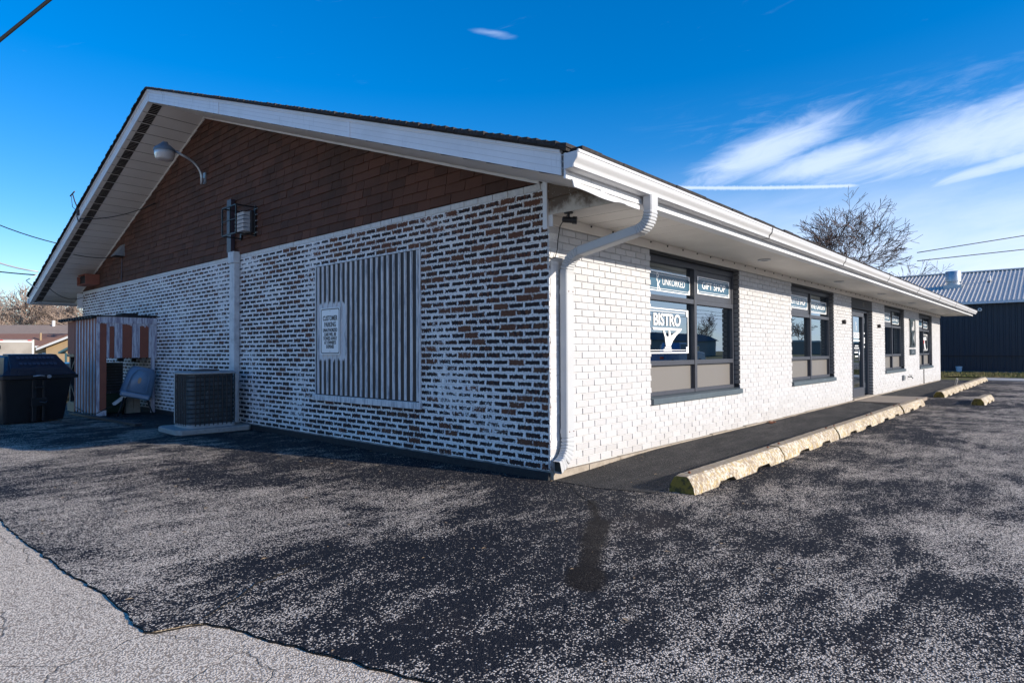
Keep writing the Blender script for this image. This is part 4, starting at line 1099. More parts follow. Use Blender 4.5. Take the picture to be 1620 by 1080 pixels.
part('guard_bolt', mb, M_galv, S)
# yard lamp on arm
S = thing('yard_lamp', 'grey dusk-to-dawn lamp on a curved arm under the gable peak', 'lamp', (0, 7.54, 4.12))
mb = MB(); mb.box(-.03, -.004, -.05, .05, -.12, .07); mb.box(-.075, -.03, -.022, .022, -.11, -.03); part('wall_bracket', mb, M_galv, S)
mb = MB(); mb.tube([(-.07, 0, -.14)]+arc((-.07, 0, -.02), (-.09, 0, .17), (-.30, 0, .26), 8)+[(-.50, 0, .33)], .021, 10); part('arm', mb, M_galv, S, smooth=True)
mb = MB(); mb.lathe([(.055, .15), (.06, .135), (.085, .12), (.15, .065), (.165, .035), (.165, .015)], (-.66, .0, .27), 24); mb.box(-.69, -.62, -.025, .025, .41, .445); sharp(part('lamp_housing', mb, M_lampgrey, S), 40)
mb = MB(); mb.lathe([(.158, .012), (.150, -.04), (.135, -.10), (.125, -.118), (.06, -.125)], (-.66, 0, .27), 24); part('lens', mb, M_lens, S, smooth=True)
# vent hood, red box
S = thing('vent_hood', 'small grey metal vent hood on the brown shingles', 'vent', (0, 11.9, 3.30))
mb = MB(); mb.prism([(-.012, .16), (-.012, -.10), (-.20, -.10)], 'y', -.16, .16); part('hood', mb, M_galv, S)
mb = MB(); mb.box(-.19, -.03, -.14, .14, -.11, -.101); part('flap', mb, M_black, S)
mb = MB(); mb.tube([(-.022, 11.9, 3.19), (-.022, 11.92, 2.66)], .010, 6); tagmb('conduit', mb, M_brownduct, 'thin brown conduit dropping from the grey vent hood', 'pipe')
S = thing('exhaust_box', 'red-brown square exhaust box at the low left end of the shingles', 'vent', (0, 14.0, 2.83))
mb = MB()
for z in (-.12, .10): mb.box(-.30, -.012, -.45, .25, z, z+.02)
mb.box(-.30, -.012, .23, .25, -.10, .10); mb.box(-.30, -.012, -.45, -.43, -.10, .10); part('duct_body', mb, M_shedred, S)
mb = MB(); mb.box(-.24, -.23, -.43, .23, -.10, .10); part('grille', mb, M_black, S)
# cables on the gable
def cable(pts, r, m, label, cat='cable', sag=0., n=14, group=None, name='cable'):
    P = []
    for a, c in zip(pts, pts[1:]):
        for i in range(n): t = i/n; p = Vector(a).lerp(Vector(c), t); p.z -= sag*4*t*(1-t); P.append(p)
    P.append(Vector(pts[-1])); mb = MB(); mb.tube(P, r, 6); return tagmb(name, mb, m, label, cat, group, smooth=True)
cable([(-.93, 11.6, 3.93), (-.90, 11.45, 3.83), (-.02, 9.9, 4.05)], .009, M_cable, 'black cable slung across the gable soffit from the small bracket to the shingles', sag=.10)
cable([(-.93, 13.3, 3.42), (-.02, 12.6, 3.25)], .009, M_cable, 'black cable crossing the soffit above the red-brown box', sag=.07)
cable([(-.93, 14.6, 3.02), (-.02, 14.4, 2.95)], .012, M_cable, 'thick black cable entering the red-brown exhaust box', sag=.03)
cable([(-.93, 14.9, 2.95), (-.02, 14.75, 2.50)], .008, M_cable, 'thin cable drooping below the low end of the gable soffit', sag=.25)
S = thing('antenna_bracket', 'small wire antenna bracket on the left rake fascia', 'bracket', (-.93, 11.5, 3.98))
mb = MB(); mb.tube([(0, 0, -.08), (0, .0, .08)], .03, 8); part('clamp', mb, M_char, S)
mb = MB(); mb.tube([(0, 0, .05), (-.03, .12, .22), (-.04, .25, .40)], .012, 6); mb.tube([(-.04, .10, .42), (-.04, .42, .38)], .014, 6); mb.tube([(0, 0, -.02), (-.05, .2, .12), (-.04, .35, .38)], .006, 5); part('whip', mb, M_char, S)
# overhead lines to the left rake
cable([(-.93, 13.18, 3.53), (-3.4, 16.4, 5.4)], .012, M_cable, 'uppermost thin black service wire running left from the rake fascia', 'wire', sag=.22)
cable([(-.93, 14.95, 3.06), (-3.2, 17.4, 4.7)], .020, M_wcable, 'white insulated service cable looping left from the rake fascia', 'wire', sag=.30)
cable([(-.93, 15.1, 2.99), (-4.0, 18.0, 3.75)], .016, M_cable, 'lowest thick service wire running left from the rake fascia', 'wire', sag=.12)
cable([(-.93, 15.0, 3.0), (-1.15, 15.0, 2.83), (-1.02, 15.05, 2.72), (-.93, 15.0, 2.66)], .012, M_wcable, 'looped cable ends hanging off the low left rake corner', 'cable', n=5)
cable([(-3.45, 7.27, 4.465), (-1.5, 5.05, 6.85)], .022, M_cable, 'thick black overhead cable crossing the upper left sky', 'wire', sag=.0)

# ------------------------------------------------------------------ condenser and pad
mb = MB(); mb.prism([(-1.02, 5.80), (-.08, 5.74), (-.02, 5.80), (-.02, 6.68), (-.98, 6.72), (-1.05, 6.60), (-1.07, 5.9)], 'z', -.08, -.005)
pd = tagmb('condenser_pad', mb, M_acpad, 'grey concrete pad under the air conditioning condenser', 'concrete pad'); bevel(pd, .012)
S = thing('condenser', 'grey air conditioning condenser in a wire guard beside the gable duct', 'air conditioner', (-.545, 6.18, -.003))
S.scale = (.95, 1, 1)
def ring(hx, hy, r, z, n=5): return [(p[0], p[1], z) for p in rrect(hx, hy, r, n)]
mb = MB(); mb.loft([ring(.345, .275, .10, .05), ring(.345, .275, .10, .77)]); sharp(part('coil', mb, M_coil, S), 50)
mb = MB(); mb.loft([ring(.37, .30, .10, .775), ring(.385, .315, .11, .785), ring(.385, .315, .11, .80), ring(.35, .28, .10, .82)]); sharp(part('top_cover', mb, M_acmetal, S), 50)
mb = MB(); mb.loft([ring(.37, .30, .10, .0), ring(.37, .30, .10, .05)]); part('base_pan', mb, M_acmetal, S)
mb = MB(); r_ = .0055
for q in range(11):
    z = .085+q*.065; P = ring(.365, .295, .11, z, 5); mb.tube(P+[P[0]], r_, 4)
n_ = 8
for q in range(n_+1):
    x = -.27+q*.54/n_
    for s in (-1, 1): mb.tube([(x, s*.300, .03), (x, s*.300, .78)], .0085, 4)
for q in range(7):
    y = -.19+q*.38/6
    for s in (-1, 1): mb.tube([(s*.370, y, .03), (s*.370, y, .78)], .0075, 4)
part('wire_guard', mb, M_black, S)
mb = MB(); mb.lathe([(.20, .822), (.20, .84), (.03, .85)], (0, 0, 0), 18); part('fan_grille', mb, M_char, S)
mb = MB(); mb.box(.335, .37, -.305, -.28, .05, .77); mb.box(-.372, -.35, .20, .24, .05, .77); part('corner_post', mb, M_acmetal, S)

# ------------------------------------------------------------------ lean-to shed
S = thing('lean_to_shed', 'patchy red and whitewashed plank lean-to shed against the gable wall', 'shed', (0, 0, 0))
zt = 1.74; sx0, sy0, sy1 = -.99, 9.85, 11.95
bm = MB(); bm.box(-.012, .0, 0, .112, -.07, zt); 
rr = random.Random(8)
ny = 8; wdb = (11.42-sy0)/ny
for i in range(ny):
    y = sy0+i*wdb
    mb = MB(); mb.box(sx0-.004, sx0+.012, y+.003, y+wdb-.003, -.06+rr.uniform(0, .02), zt); part('board', mb, M_shedred, S)
    mb = MB(); mb.box(sx0-.009, sx0-.0045, y-.02, y+.05, -.07, zt); part('batten', mb, M_shedwhite, S)
mb = MB(); mb.box(sx0+.022, sx0+.13, sy0-.022, sy0-.002, .03, zt-.10); part('corner_board', mb, M_shedred, S)
mb = MB(); mb.box(sx0-.03, sx0+.020, sy0-.024, sy0-.002, .03, zt-.10); part('corner_trim', mb, M_shedwhite, S)
mb = MB(); mb.box(sx0-.032, sx0+.132, sy0-.024, sy0-.001, -.07, .028); part('post_foot', mb, M_shedwhite, S)
# front upper panel, z .97..1.66
px = [(-.86, -.74, 1), (-.74, -.68, 0), (-.68, -.575, 1), (-.575, -.43, 0), (-.43, -.205, 1), (-.205, -.12, 0), (-.12, .0, 1)]
pw = [-.86, -.81, -.73, -.60, -.435, -.302, -.146, -.0]
for i in range(7):
    mb = MB(); mb.box(pw[i]+.002, pw[i+1]-.002, sy0-.012-(0 if i % 2 else .006), sy0+.004, 1.00+.0*i, zt-.09); part('front_board', mb, M_shedred if i in (1, 3, 5) else M_shedwhite, S)
mb = MB(); mb.box(sx0-.03, .0-.005, sy0-.035, sy0-.013, zt-.088, zt+.03); part('top_rail', mb, M_shedwhite, S)
mb = MB()   # ragged white paint above the red boards: thin ply patches
for a, c, d in ((-.81, -.73, .03), (-.60, -.435, .0), (-.302, -.146, .02)):
    for q in range(6):
        xa = a+(c-a)*q/6; xb = a+(c-a)*(q+1)/6; mb.box(xa, xb, sy0-.0150, sy0-.0125, zt-.10-d-rr.uniform(0, .035), zt-.088)
part('paint_patch', mb, M_shedwhite, S)
mb = MB(); mb.box(-.10, -.03, sy0-.02, sy0+.03, -.07, 1.0); part('post', mb, M_shedwhite, S)
mb = MB(); mb.box(sx0+.03, sx0+.12, sy1-.10, sy1, -.15, zt); part('post', mb, M_char, S)
mb = MB(); mb.box(sx0, sx0+.02, 11.45, sy1, 1.08, zt); part('side_panel', mb, M_shedred, S)
part('rail', MB().box(sx0-.01, sx0+.06, 11.45, sy1+.02, 1.02, 1.075), M_lumber, S); part('rail', MB().box(sx0, sx0+.10, 11.45, sy1, -.09, .10), M_lumber, S)
mb = MB(); T_ = Matrix.Translation((-.02, sy0+.02, .98)) @ Matrix.Rotation(rad(35), 4, 'Y'); mb.box(-.30, 0, -.02, .02, -.02, .02, T=T_); part('brace', mb, M_whitetrim, S)
mb = MB(); T_ = Matrix.Translation((sx0+.06, 11.75, .35)) @ Matrix.Rotation(rad(40), 4, 'X'); mb.box(-.02, .02, -.35, .35, -.02, .02, T=T_)
T_ = Matrix.Translation((sx0+.06, 11.75, .82)) @ Matrix.Rotation(rad(-40), 4, 'X'); mb.box(-.02, .02, -.3, .3, -.02, .02, T=T_); part('brace', mb, M_char, S)
mb = MB(); mb.prism([(sx0-.09, zt+.02), (-.006, zt+.06), (-.006, zt+.085), (sx0-.09, zt+.045)], 'y', sy0-.05, sy1+.25)
q = sy0
while q < sy1+.2:
    mb.box(sx0-.11, sx0-.03, q, q+.10, zt+.0, zt+.055); q += .19
part('roof_sheet', mb, M_shedroof, S)
mb = MB(); T_ = Matrix.Rotation(rad(-1.5), 4, 'Y'); mb.box(-.30, -.01, 10.9, 11.3, zt+.09, zt+.17); part('roof_lump', mb, M_shedroof, S)
# unit inside the shed
S = thing('louvred_unit', 'dark louvred air unit standing inside the lean-to shed', 'air conditioner', (-.52, 10.65, -.08))
mb = MB(); mb.box(-.32, .14, -.1, .4, .38, .98); part('cabinet', mb, M_coil, S)
for q in range(9):
    mb = MB(); mb.box(-.20, .12, -.115, -.1015, .44+q*.055, .475+q*.055); part('louvre', mb, M_char, S)
mb = MB(); mb.box(-.32, .14, -.1, .4, 0, .37); part('stand', mb, M_green, S)
S = thing('upright_duct', 'dark narrow duct rising behind the louvred unit in the shed', 'duct', (-.30, 11.0, .92))
mb = MB(); mb.box(-.05, .05, -.05, .05, 0, .75); part('pipe', mb, M_coil, S)
mb = MB(); mb.box(-.10, -.02, -.04, .04, 0, .75, T=Matrix.Translation((.3, .0, 0))); part('thin_pipe', mb, M_char, S)
S = thing('concrete_blocks', 'pale concrete blocks standing under the blue chair', 'concrete block', (-.34, 10.25, -.08))
for q in range(2): mb = MB(); mb.box(-.10+q*.13, .02+q*.13, -.1, .1, 0, .36); part('block', mb, M_blockgrey, S)
mb = MB(); T_ = Matrix.Translation((-.72, 9.93, .12)) @ Matrix.Rotation(rad(-38), 4, 'Y'); mb.box(0, .46, -.02, .02, -.03, .03, T=T_)
tagmb('leaning_rail', mb, M_whitetrim, 'white metal rail leaning across the open foot of the shed', 'rail')
# blue chair: shell back towards the camera
S = thing('plastic_chair', 'blue-grey plastic chair with dark legs tipped against the shed opening', 'chair', (-.41, 9.70, -.08), rz=rad(-20)); S.scale = (1.15, 1.15, 1.12)
def shell(pr, n=9, thick=.012, m=6):
    pass
T_ = Matrix.Translation((0, 0, .34)) @ Matrix.Rotation(rad(14), 4, 'Y') @ Matrix.Rotation(rad(-4), 4, 'X')
mb = MB(); rings = []
for i in range(11):
    t = i/10; z = t*.47; hw = .235-.035*t-(.05*(t-.85)/.15 if t > .85 else 0); bulge = .05*math.sin(t*math.pi)
    r_ = []
    for k in range(13):
        s = -1+2*k/12; r_.append(T_ @ Vector((hw*s, -.10*(1-abs(s)**2.6)-bulge, z)))
    for k in range(12, -1, -1):
        s = -1+2*k/12; r_.append(T_ @ Vector((hw*s*.96, -.10*(1-abs(s)**2.6)-bulge+.014, z)))
    rings.append(r_)
mb.loft(rings); part('backrest', mb, M_bluechair, S, smooth=True)
mb = MB(); mb.tube([T_ @ Vector(p) for p in ((-.14, -.135, .05), (-.13, -.150, .30), (-.07, -.13, .42), (.07, -.13, .42), (.13, -.150, .30), (.14, -.135, .05), (-.14, -.135, .05))], .008, 6); part('raised_rim', mb, M_bluechair, S, smooth=True)
mb = MB(); mb.lathe([(.001, .004), (.04, .003), (.04, -.004)], (0, 0, 0), 14, T=T_ @ Matrix.Translation((0, -.158, .24)) @ Matrix.Rotation(rad(90), 4, 'X') @ Matrix.Diagonal((.6, 1.3, 1, 1))); part('handle_hole', mb, M_tan, S)
mb = MB(); rings = []
for i in range(7):
    t = i/6; y = -.10+.42*t; rings.append([T_ @ Vector((x*.23, y, .0+.03*abs(x)**2+.02*t-zz)) for x, zz in ((-1, 0), (-.5, 0), (0, 0), (.5, 0), (1, 0), (1, .015), (.5, .015), (0, .015), (-.5, .015), (-1, .015))])
mb.loft(rings); part('seat', mb, M_bluechair, S, smooth=True)
mb = MB(); mb.box(-.215, .215, -.14, -.09, -.06, .03, T=T_); bevel(part('front_lip', mb, M_bluechair, S), .03, 3)
for a, c in (((-.16, -.06, .30), (-.24, -.16, 0)), ((.16, -.06, .26), (.26, -.16, 0)), ((-.14, .22, .34), (-.2, .3, 0)), ((.16, .22, .28), (.22, .3, 0)), ):
    mb = MB(); mb.tube([a, c], .013, 8); part('leg', mb, M_black, S, smooth=True)
mb = MB(); T_ = Matrix.Translation((-1.09, 9.2, -.075)) @ Matrix.Rotation(rad(3), 4, 'Z'); mb.box(-.05, .05, -1.6, 1.6, 0, .035, T=T_)
tagmb('wooden_plank', mb, M_char, 'dark weathered plank lying on the asphalt before the shed', 'plank')
cable([(-1.02, 11.2, .02), (-1.04, 10.4, -.05), (-1.02, 9.83, -.02), (-.80, 9.80, .10), (-.6, 9.85, .12)], .008, M_cable, 'black cord trailing along the foot of the shed', 'cord', n=5)

# ------------------------------------------------------------------ dumpster
S = thing('dumpster', 'black plastic wheeled dumpster with navy lid left of the shed', 'dumpster', (-2.06, 9.98, -.08), rz=rad(14)); S.scale = (1.1, 1, 1)
mb = MB(); rings = []
for z, hx, hy in ((.02, .40, .40), (.10, .415, .41), (.74, .475, .50)): rings.append(ring(hx, hy, .05, z))
mb.loft(rings); sharp(part('body', mb, M_dump, S), 40)
mb = MB(); rings = [ring(.50, .53, .06, .735), ring(.545, .575, .06, .745), ring(.545, .575, .06, .80), ring(.50, .53, .06, .815)]; mb.loft(rings); sharp(part('rim', mb, M_dump, S), 40)
mb = MB(); rings = []
for y, z, hx in ((-.56, .815, .50), (-.52, .90, .47), (-.30, 1.12, .38), (-.25, 1.145, .36), (.15, 1.14, .36), (.5, .90, .47), (.56, .815, .50)):
    rings.append([(-hx, y, .81), (-hx, y, z-.04 if z > .86 else z), (-hx+.05, y, z), (hx-.05, y, z), (hx, y, z-.04 if z > .86 else z), (hx, y, .81)])
mb.loft(rings); sharp(part('lid', mb, M_dumplid, S), 25)
mb = MB(); rings = []
for y, z, hx in ((-.555, .84, .40), (-.535, .93, .385), (-.29, 1.155, .33), (-.12, 1.165, .33)):
    rings.append([(-hx, y, z-.05), (-hx, y, z), (hx, y, z), (hx, y, z-.05)])
mb.loft(rings); bevel(part('lid_hatch', mb, M_dumplid, S), .012)
mb = MB(); mb.box(-.30, .30, -.56, -.50, .825, .90); mb.box(-.08, .10, -.585, -.54, .80, .88); part('lid_handle', mb, M_dumplid, S)
mb = MB()
d_ = (Vector((0, -.30, 1.12))-Vector((0, -.52, .90))); nrm = Vector((0, -d_.z, d_.y)).normalized()
for q in range(9):
    for w_ in range(2):
        xx = -.25+q*.058; P = Vector((xx, -.47+.10*w_, .955+.098*w_))
        T_ = Matrix.Translation(P+nrm*.030) @ Matrix.Rotation(rad(45), 4, 'X'); mb.box(0, .038, 0, .055, -.004, .012, T=T_)
part('embossed_marks', mb, M_dumpmark, S, kind='stuff')
mb = MB(); mb.box(-.33, .33, -.012, .0, -.0, .0); 
mb = MB(); mb.box(-.09, -.03, -.50, -.43, .02, .735); mb.box(.05, .09, -.50, -.43, .02, .735); bevel(part('front_rib', mb, M_dump, S), .008)
mb = MB(); mb.box(-.11, .11, -.525, -.44, .28, .42); mb.tube([(.0, -.52, .35), (.07, -.56, .33), (.09, -.56, .36)], .022, 8); bevel(part('latch_plate', mb, M_dump, S), .006); bevel(part('latch_bar', MB().box(-.07, .07, -.54, -.49, .58, .62), M_dump, S), .006)
mb = MB(); mb.tube([(-.12, -.60, .79), (-.04, -.62, .80), (.03, -.60, .79)], .014, 8); mb.lathe([(.03, 0), (.03, .02)], (.10, -.58, .78), 12, T=Matrix.Rotation(rad(90), 4, 'X')); part('latch', mb, M_galv, S)
mb = MB(); mb.box(-.478, -.468, -.35, -.12, .40, .60, T=Matrix.Translation((.012, 0, 0)) @ Matrix.Rotation(rad(0), 4, 'Y')); part('sticker', mb, M_print, S)
mb = MB(); mb.box(-.4675, -.4665, -.33, -.26, .44, .56); part('sticker_mark', mb, M_green, S)

# ------------------------------------------------------------------ parking blocks
def block_mesh(Ln, seed, ends=True):
    r = random.Random(seed)
    prof = [(-.125, 0), (-.118, .055), (-.072, .128), (-.052, .142), (.052, .142), (.072, .128), (.118, .055), (.125, 0)]
    N = 44; rings = []
    for i in range(N+1):
        t = i/N; x = t*Ln; notch = .0
        for c_ in (.30, .70):
            if abs(t-c_) < .085: notch = .036
        e = min(t, 1-t); tap = 1-.10*max(0, (1-e/.012)) if e < .012 else 1
        rg = []
        for yy, zz in prof:
            q = zz if zz > .05 else max(zz, notch+r.uniform(0, .006) if notch else 0)
            if zz == .055 and notch: q = .060
            rg.append((x+(0 if 0 < i < N else 0), yy*tap+r.uniform(-.0016, .0016), q*(.96 if e < .012 else 1)+r.uniform(-.0014, .0014)*(zz > .05)))
        rings.append(rg)
    mb = MB(); mb.loft(rings); return mb.mesh('parking_block', M_block)
meshes = [block_mesh(2.10, s) for s in (1, 2, 3, 4)]
r1 = [.30, 2.44, 4.58, 6.72, 8.88]; r2 = [13.85, 15.97, 18.09, 20.2, 22.3]
lab1 = ['yellow and white worn concrete parking block nearest the camera', 'second parking block from the camera in the near row', 'middle parking block of the near row', 'fourth parking block of the near row, before the door', 'last parking block of the near row, by the door slab',
        'first parking block past the gap after the door', 'second parking block of the far row', 'middle parking block of the far row beside the stake', 'fourth parking block of the far row', 'last parking block at the far end of the walkway']
pin = MB().lathe([(.012, 0), (.012, .012), (.004, .018)], (0, 0, 0), 8).mesh('rebar_pin', M_rust)
for i, x in enumerate(r1+r2):
    o = obj('parking_block', meshes[i % 4], None, lab1[i], 'parking block', 'concrete parking blocks along the walkway', loc=(x, -1.125+R_.uniform(-.012, .012), -.079))
    o.rotation_euler = (0, 0, rad(R_.uniform(-.35, .35)))
    if i < 5:
        for q in (.14, 1.93): obj('rebar_pin', pin, o, loc=(q, .0, .141))
o = obj('parking_block', meshes[1], None, 'lone parking block standing out in the lot away from the rows', 'parking block', 'concrete parking blocks along the walkway', loc=(11.75, -2.07, -.079)); o.rotation_euler = (0, 0, rad(-1)); o.scale = (.82, 1, 1)
mb = MB(); mb.tube([(19.6, -.80, -.06), (19.52, -.86, .17)], .03, 8); tagmb('wooden_stake', mb, M_pale, 'short pale stake leaning behind the far parking blocks', 'stake')
# debris by the wall and pavement
mb = MB()
for q in range(4):
    T_ = Matrix.Translation((5.2+q*.05, -.13+q*.01, -.012)) @ Matrix.Rotation(R_.uniform(0, 3), 4, 'Z'); mb.box(-.05, .05, -.015, .015, 0, .012, T=T_)
tagmb('brick_chips', mb, M_rust, 'few rusty brick chips on the dark walkway by the wall', 'debris')
lf = MB(); rr = random.Random(77)
for q in range(260):
    if q < 140: x, y = rr.uniform(-3.5, 1.5), rr.uniform(-2.6, 3.5)
    elif q < 200: x, y = rr.uniform(-.15, 10), rr.uniform(-.10, -.04)
    else:
        x = rr.uniform(.2, 12); y = -1.30-rr.uniform(0, .10)
    if x > .2 and y > -.9: z = wz(x, (y+.96)/.99)+.006
    else: z = -.070
    a = rr.uniform(0, 6.28); l = rr.uniform(.006, .022); wd = l*rr.uniform(.25, .6)
    dx_, dy_ = math.cos(a), math.sin(a)
    lf.quad([(x-dx_*l, y-dy_*l, z), (x+dy_*wd, y-dx_*wd, z+.004), (x+dx_*l, y+dy_*l, z+.002), (x-dy_*wd, y+dx_*wd, z+.005)])
obj('leaf_litter', lf.mesh('leaf_litter', M_lumber), None, 'scattered dry leaf bits and grit on the asphalt', 'litter', kind='stuff')

# ------------------------------------------------------------------ navy metal building on the right
MBd = thing('metal_building', 'dark navy metal-clad building with blue-grey ribbed metal roof', 'building', (35, 0, -.08))
Y0m, Y1m, zE, zR, XW = -5., 14., 3.57, 5.69, 6.0
mb = MB(); mb.box(.03, 12, Y0m, Y1m, 0, zE-.1); mb.prism([(0, zE-.1), (12, zE-.1), (6, zR-.05)], 'y', Y0m, Y1m); part('walls', mb, M_darkmetal, MBd)
rib = MB(); rib.prism([(.03, 0), (-.006, .02), (-.006, .07), (.03, .09)], 'z', .02, zE-.12); rm = rib.mesh('wall_rib', M_darkmetal)
y = -4.9; 
while y < 4.6: obj('wall_rib', rm, MBd, loc=(0, y, 0)); y += .235
st = MB(); y = -4.9
while y < 13.9:
    if not (-5.1 < y < 4.6): st.prism([(.03, y), (-.006, y+.02), (-.006, y+.07), (.03, y+.09)], 'z', .02, zE-.12)
    y += .235
part('wall_ribs_beyond', st, M_darkmetal, MBd, kind='stuff')
mb = MB(); mb.box(-.025, .03, Y0m, Y1m, .80, .86); part('wall_joint_trim', mb, M_black, MBd)
mb = MB(); mb.box(-.02, .04, Y0m, Y1m, -.02, .06); part('base_trim', mb, M_teal, MBd)
sl = (zR-zE)/6.15
mb = MB(); mb.prism([(-.18, zE-.03), (6, zR-.03), (6, zR), (-.18, zE)], 'y', Y0m-.2, Y1m+.2); mb.prism([(12.18, zE), (6, zR), (6, zR-.03), (12.18, zE-.03)], 'y', Y0m-.2, Y1m+.2); part('roof', mb, M_roofmetal, MBd)
rib = MB(); rib.prism([(-.19, zE-.0), (6.0, zR), (6.0, zR+.055), (-.19, zE+.055)], 'y', 0, .045); rm = rib.mesh('roof_rib', M_roofmetal)
y = -5.1; 
while y < 8.: obj('roof_rib', rm, MBd, loc=(0, y, 0)); y += .19
mb = MB(); mb.box(-.26, -.17, Y0m-.2, Y1m+.2, zE-.10, zE+.02); part('eave_gutter', mb, M_fascia, MBd)
mb = MB(); mb.box(5.85, 6.15, Y0m-.2, Y1m+.2, zR+.0, zR+.075); part('ridge_cap', mb, M_roofmetal, MBd)
S = thing('exhaust_fan', 'round galvanised exhaust stack on the metal roof', 'exhaust', (38, 1.30, 4.05))
mb = MB(); mb.box(-.40, .40, -.42, .42, -.1, .62); part('base_curb', mb, M_galv, S)
mb = MB(); mb.lathe([(.34, .62), (.34, .72), (.31, .74), (.31, .80), (.375, .82), (.375, 1.38), (.36, 1.40), (.34, 1.38), (.34, .9)], (0, 0, 0), 28, caps=False); sharp(part('stack', mb, M_galv, S), 40)
mb = MB(); mb.tube([(-.1, -.42, .1), (-.1, -.58, .1), (-.1, -.62, .30)], .03, 6); part('drain_arm', mb, M_char, S)
S = thing('roof_pipe', 'short white vent pipe with dark boot on the metal roof', 'vent', (38.6, -.28, 4.77))
mb = MB(); mb.tube([(0, 0, 0), (0, 0, .36)], .05, 10); part('pipe', mb, M_whitetrim, S)
mb = MB(); mb.lathe([(.13, -.05), (.07, .08)], (0, 0, 0), 12); part('boot', mb, M_black, S)
S = thing('security_camera', 'white round security light under the eave of the navy building', 'camera', (34.97, -.14, 3.10))
mb = MB(); mb.lathe([(.03, 0), (.09, .02), (.09, .10), (.05, .12)], (0, 0, 0), 14, T=Matrix.Rotation(rad(-90), 4, 'Y')); part('housing', mb, M_whitetrim, S)
mb = MB(); mb.lathe([(.04, .121), (.04, .125)], (0, 0, 0), 12, T=Matrix.Rotation(rad(-90), 4, 'Y')); part('lens', mb, M_black, S)
S = thing('bucket', 'light blue plastic bucket on the grass by the navy wall', 'bucket', (34.2, .69, -.07))
mb = MB(); mb.lathe([(.11, 0), (.135, .27), (.145, .27), (.145, .30), (.12, .30)], (0, 0, 0), 20); sharp(part('pail', mb, M_bluewhite, S), 40)
mb = MB(); mb.tube([(0, .14, .27), (.0, .0, .10) if 0 else (-.10, 0, .12), (0, -.14, .27)], .006, 6); part('handle', mb, M_galv, S)
cable([(66, 7.3, 10.4), (75, -3, 12.5)], .045, M_cable, 'upper power line in the sky above the metal roof', 'wire')
cable([(66, 7.3, 9.6), (75, -3, 11.0)], .045, M_cable, 'lower power line in the sky above the metal roof', 'wire')

# ------------------------------------------------------------------ bare trees
def bare_tree(base, H, spread, seed, label, twig=M_twig, levels=6, group=None, trunk_r=.17, fork=.28, dens=3, lean=(0, 0), minr=.010, up=.25):
    r = random.Random(seed); T = thing('bare_tree', label, 'tree', base, group)
    tk, cw = MB(), MB()
    cnt = [0]
    def grow(p, d, ln, rad_, lev):
        nseg = 4 if lev < 2 else 3
        P = [p]; rr_ = [rad_]; q = p; dd = d.copy(); kids = []
        for i in range(nseg):
            dd = (dd+Vector((r.uniform(-1, 1), r.uniform(-1, 1), r.uniform(-.4, .8)))*(.10 if lev == 0 else .17)).normalized()
            q = q+dd*ln/nseg; P.append(q); rr_.append(max(minr, rad_*(1-.48*(i+1)/nseg)))
            kids.append((q, dd.copy(), rr_[-1], (i+1)/nseg))
        (tk if lev < 2 else cw).tube(P, rr_, 7 if lev < 2 else (4 if lev < 4 else 3), caps=False); cnt[0] += 1
        if lev >= levels: return
        nb = dens+(1 if lev in (1, 2) else 0)
        for b in range(nb):
            q, dd, rb, t = kids[-1] if b == 0 else kids[r.randrange(max(0, nseg-3 if lev else 2), nseg)]
            ang = r.uniform(.12, .35) if b == 0 else r.uniform(.45, .95)
            ax = dd.orthogonal().normalized(); ax.rotate(Matrix.Rotation(r.uniform(0, 6.28), 3, dd)); nd = dd.copy(); nd.rotate(Matrix.Rotation(ang, 3, ax))
            nd.x *= 1+spread*.3; nd.y *= 1+spread*.3; nd.z += up*(.5 if lev > 2 else 1)+(.5 if b == 0 and lev < 3 else 0); nd.normalize()
            grow(q, nd, ln*r.uniform(.62, .84), rb*(.85 if b == 0 else .62), lev+1)
    grow(Vector((0, 0, 0)), Vector((lean[0], lean[1], 1)).normalized(), H*fork, trunk_r, 0)
    part('trunk', tk, M_bark, T, smooth=True); part('crown', cw, twig, T); return T
bare_tree((40.3, 6.5, -.1), 17.5, 1.3, 27, 'tall bare tree rising behind the roof near the metal building', levels=7, trunk_r=.22, fork=.20, dens=3, minr=.012, up=.16)
bare_tree((45.5, 5.6, -.1), 9.5, 1.0, 5, 'smaller bare tree low beside the metal roof', levels=6, trunk_r=.12, fork=.25, minr=.011)
for i, (u, dist, H, sd_) in enumerate(((-40, 66, 16, 3), (28, 62, 14, 4), (80, 70, 14, 8), (122, 66, 13, 9), (-5, 80, 13, 14))):
    p = CAMP+(Fv+Rv*((u-810)/984.06))*dist
    bare_tree((p.x, p.y, -.9), H, 1.3, sd_, ['pale bare tree farthest left behind the brown roofed house', 'bare tree behind the left part of the brown roof', 'bare tree above the middle of the brown roof', 'bare tree behind the shed and gable corner', 'low bare tree filling the gap behind the brown roof'][i], M_pinktwig, levels=5, group='bare trees behind the houses', trunk_r=.2, dens=4, minr=.022, fork=.22)

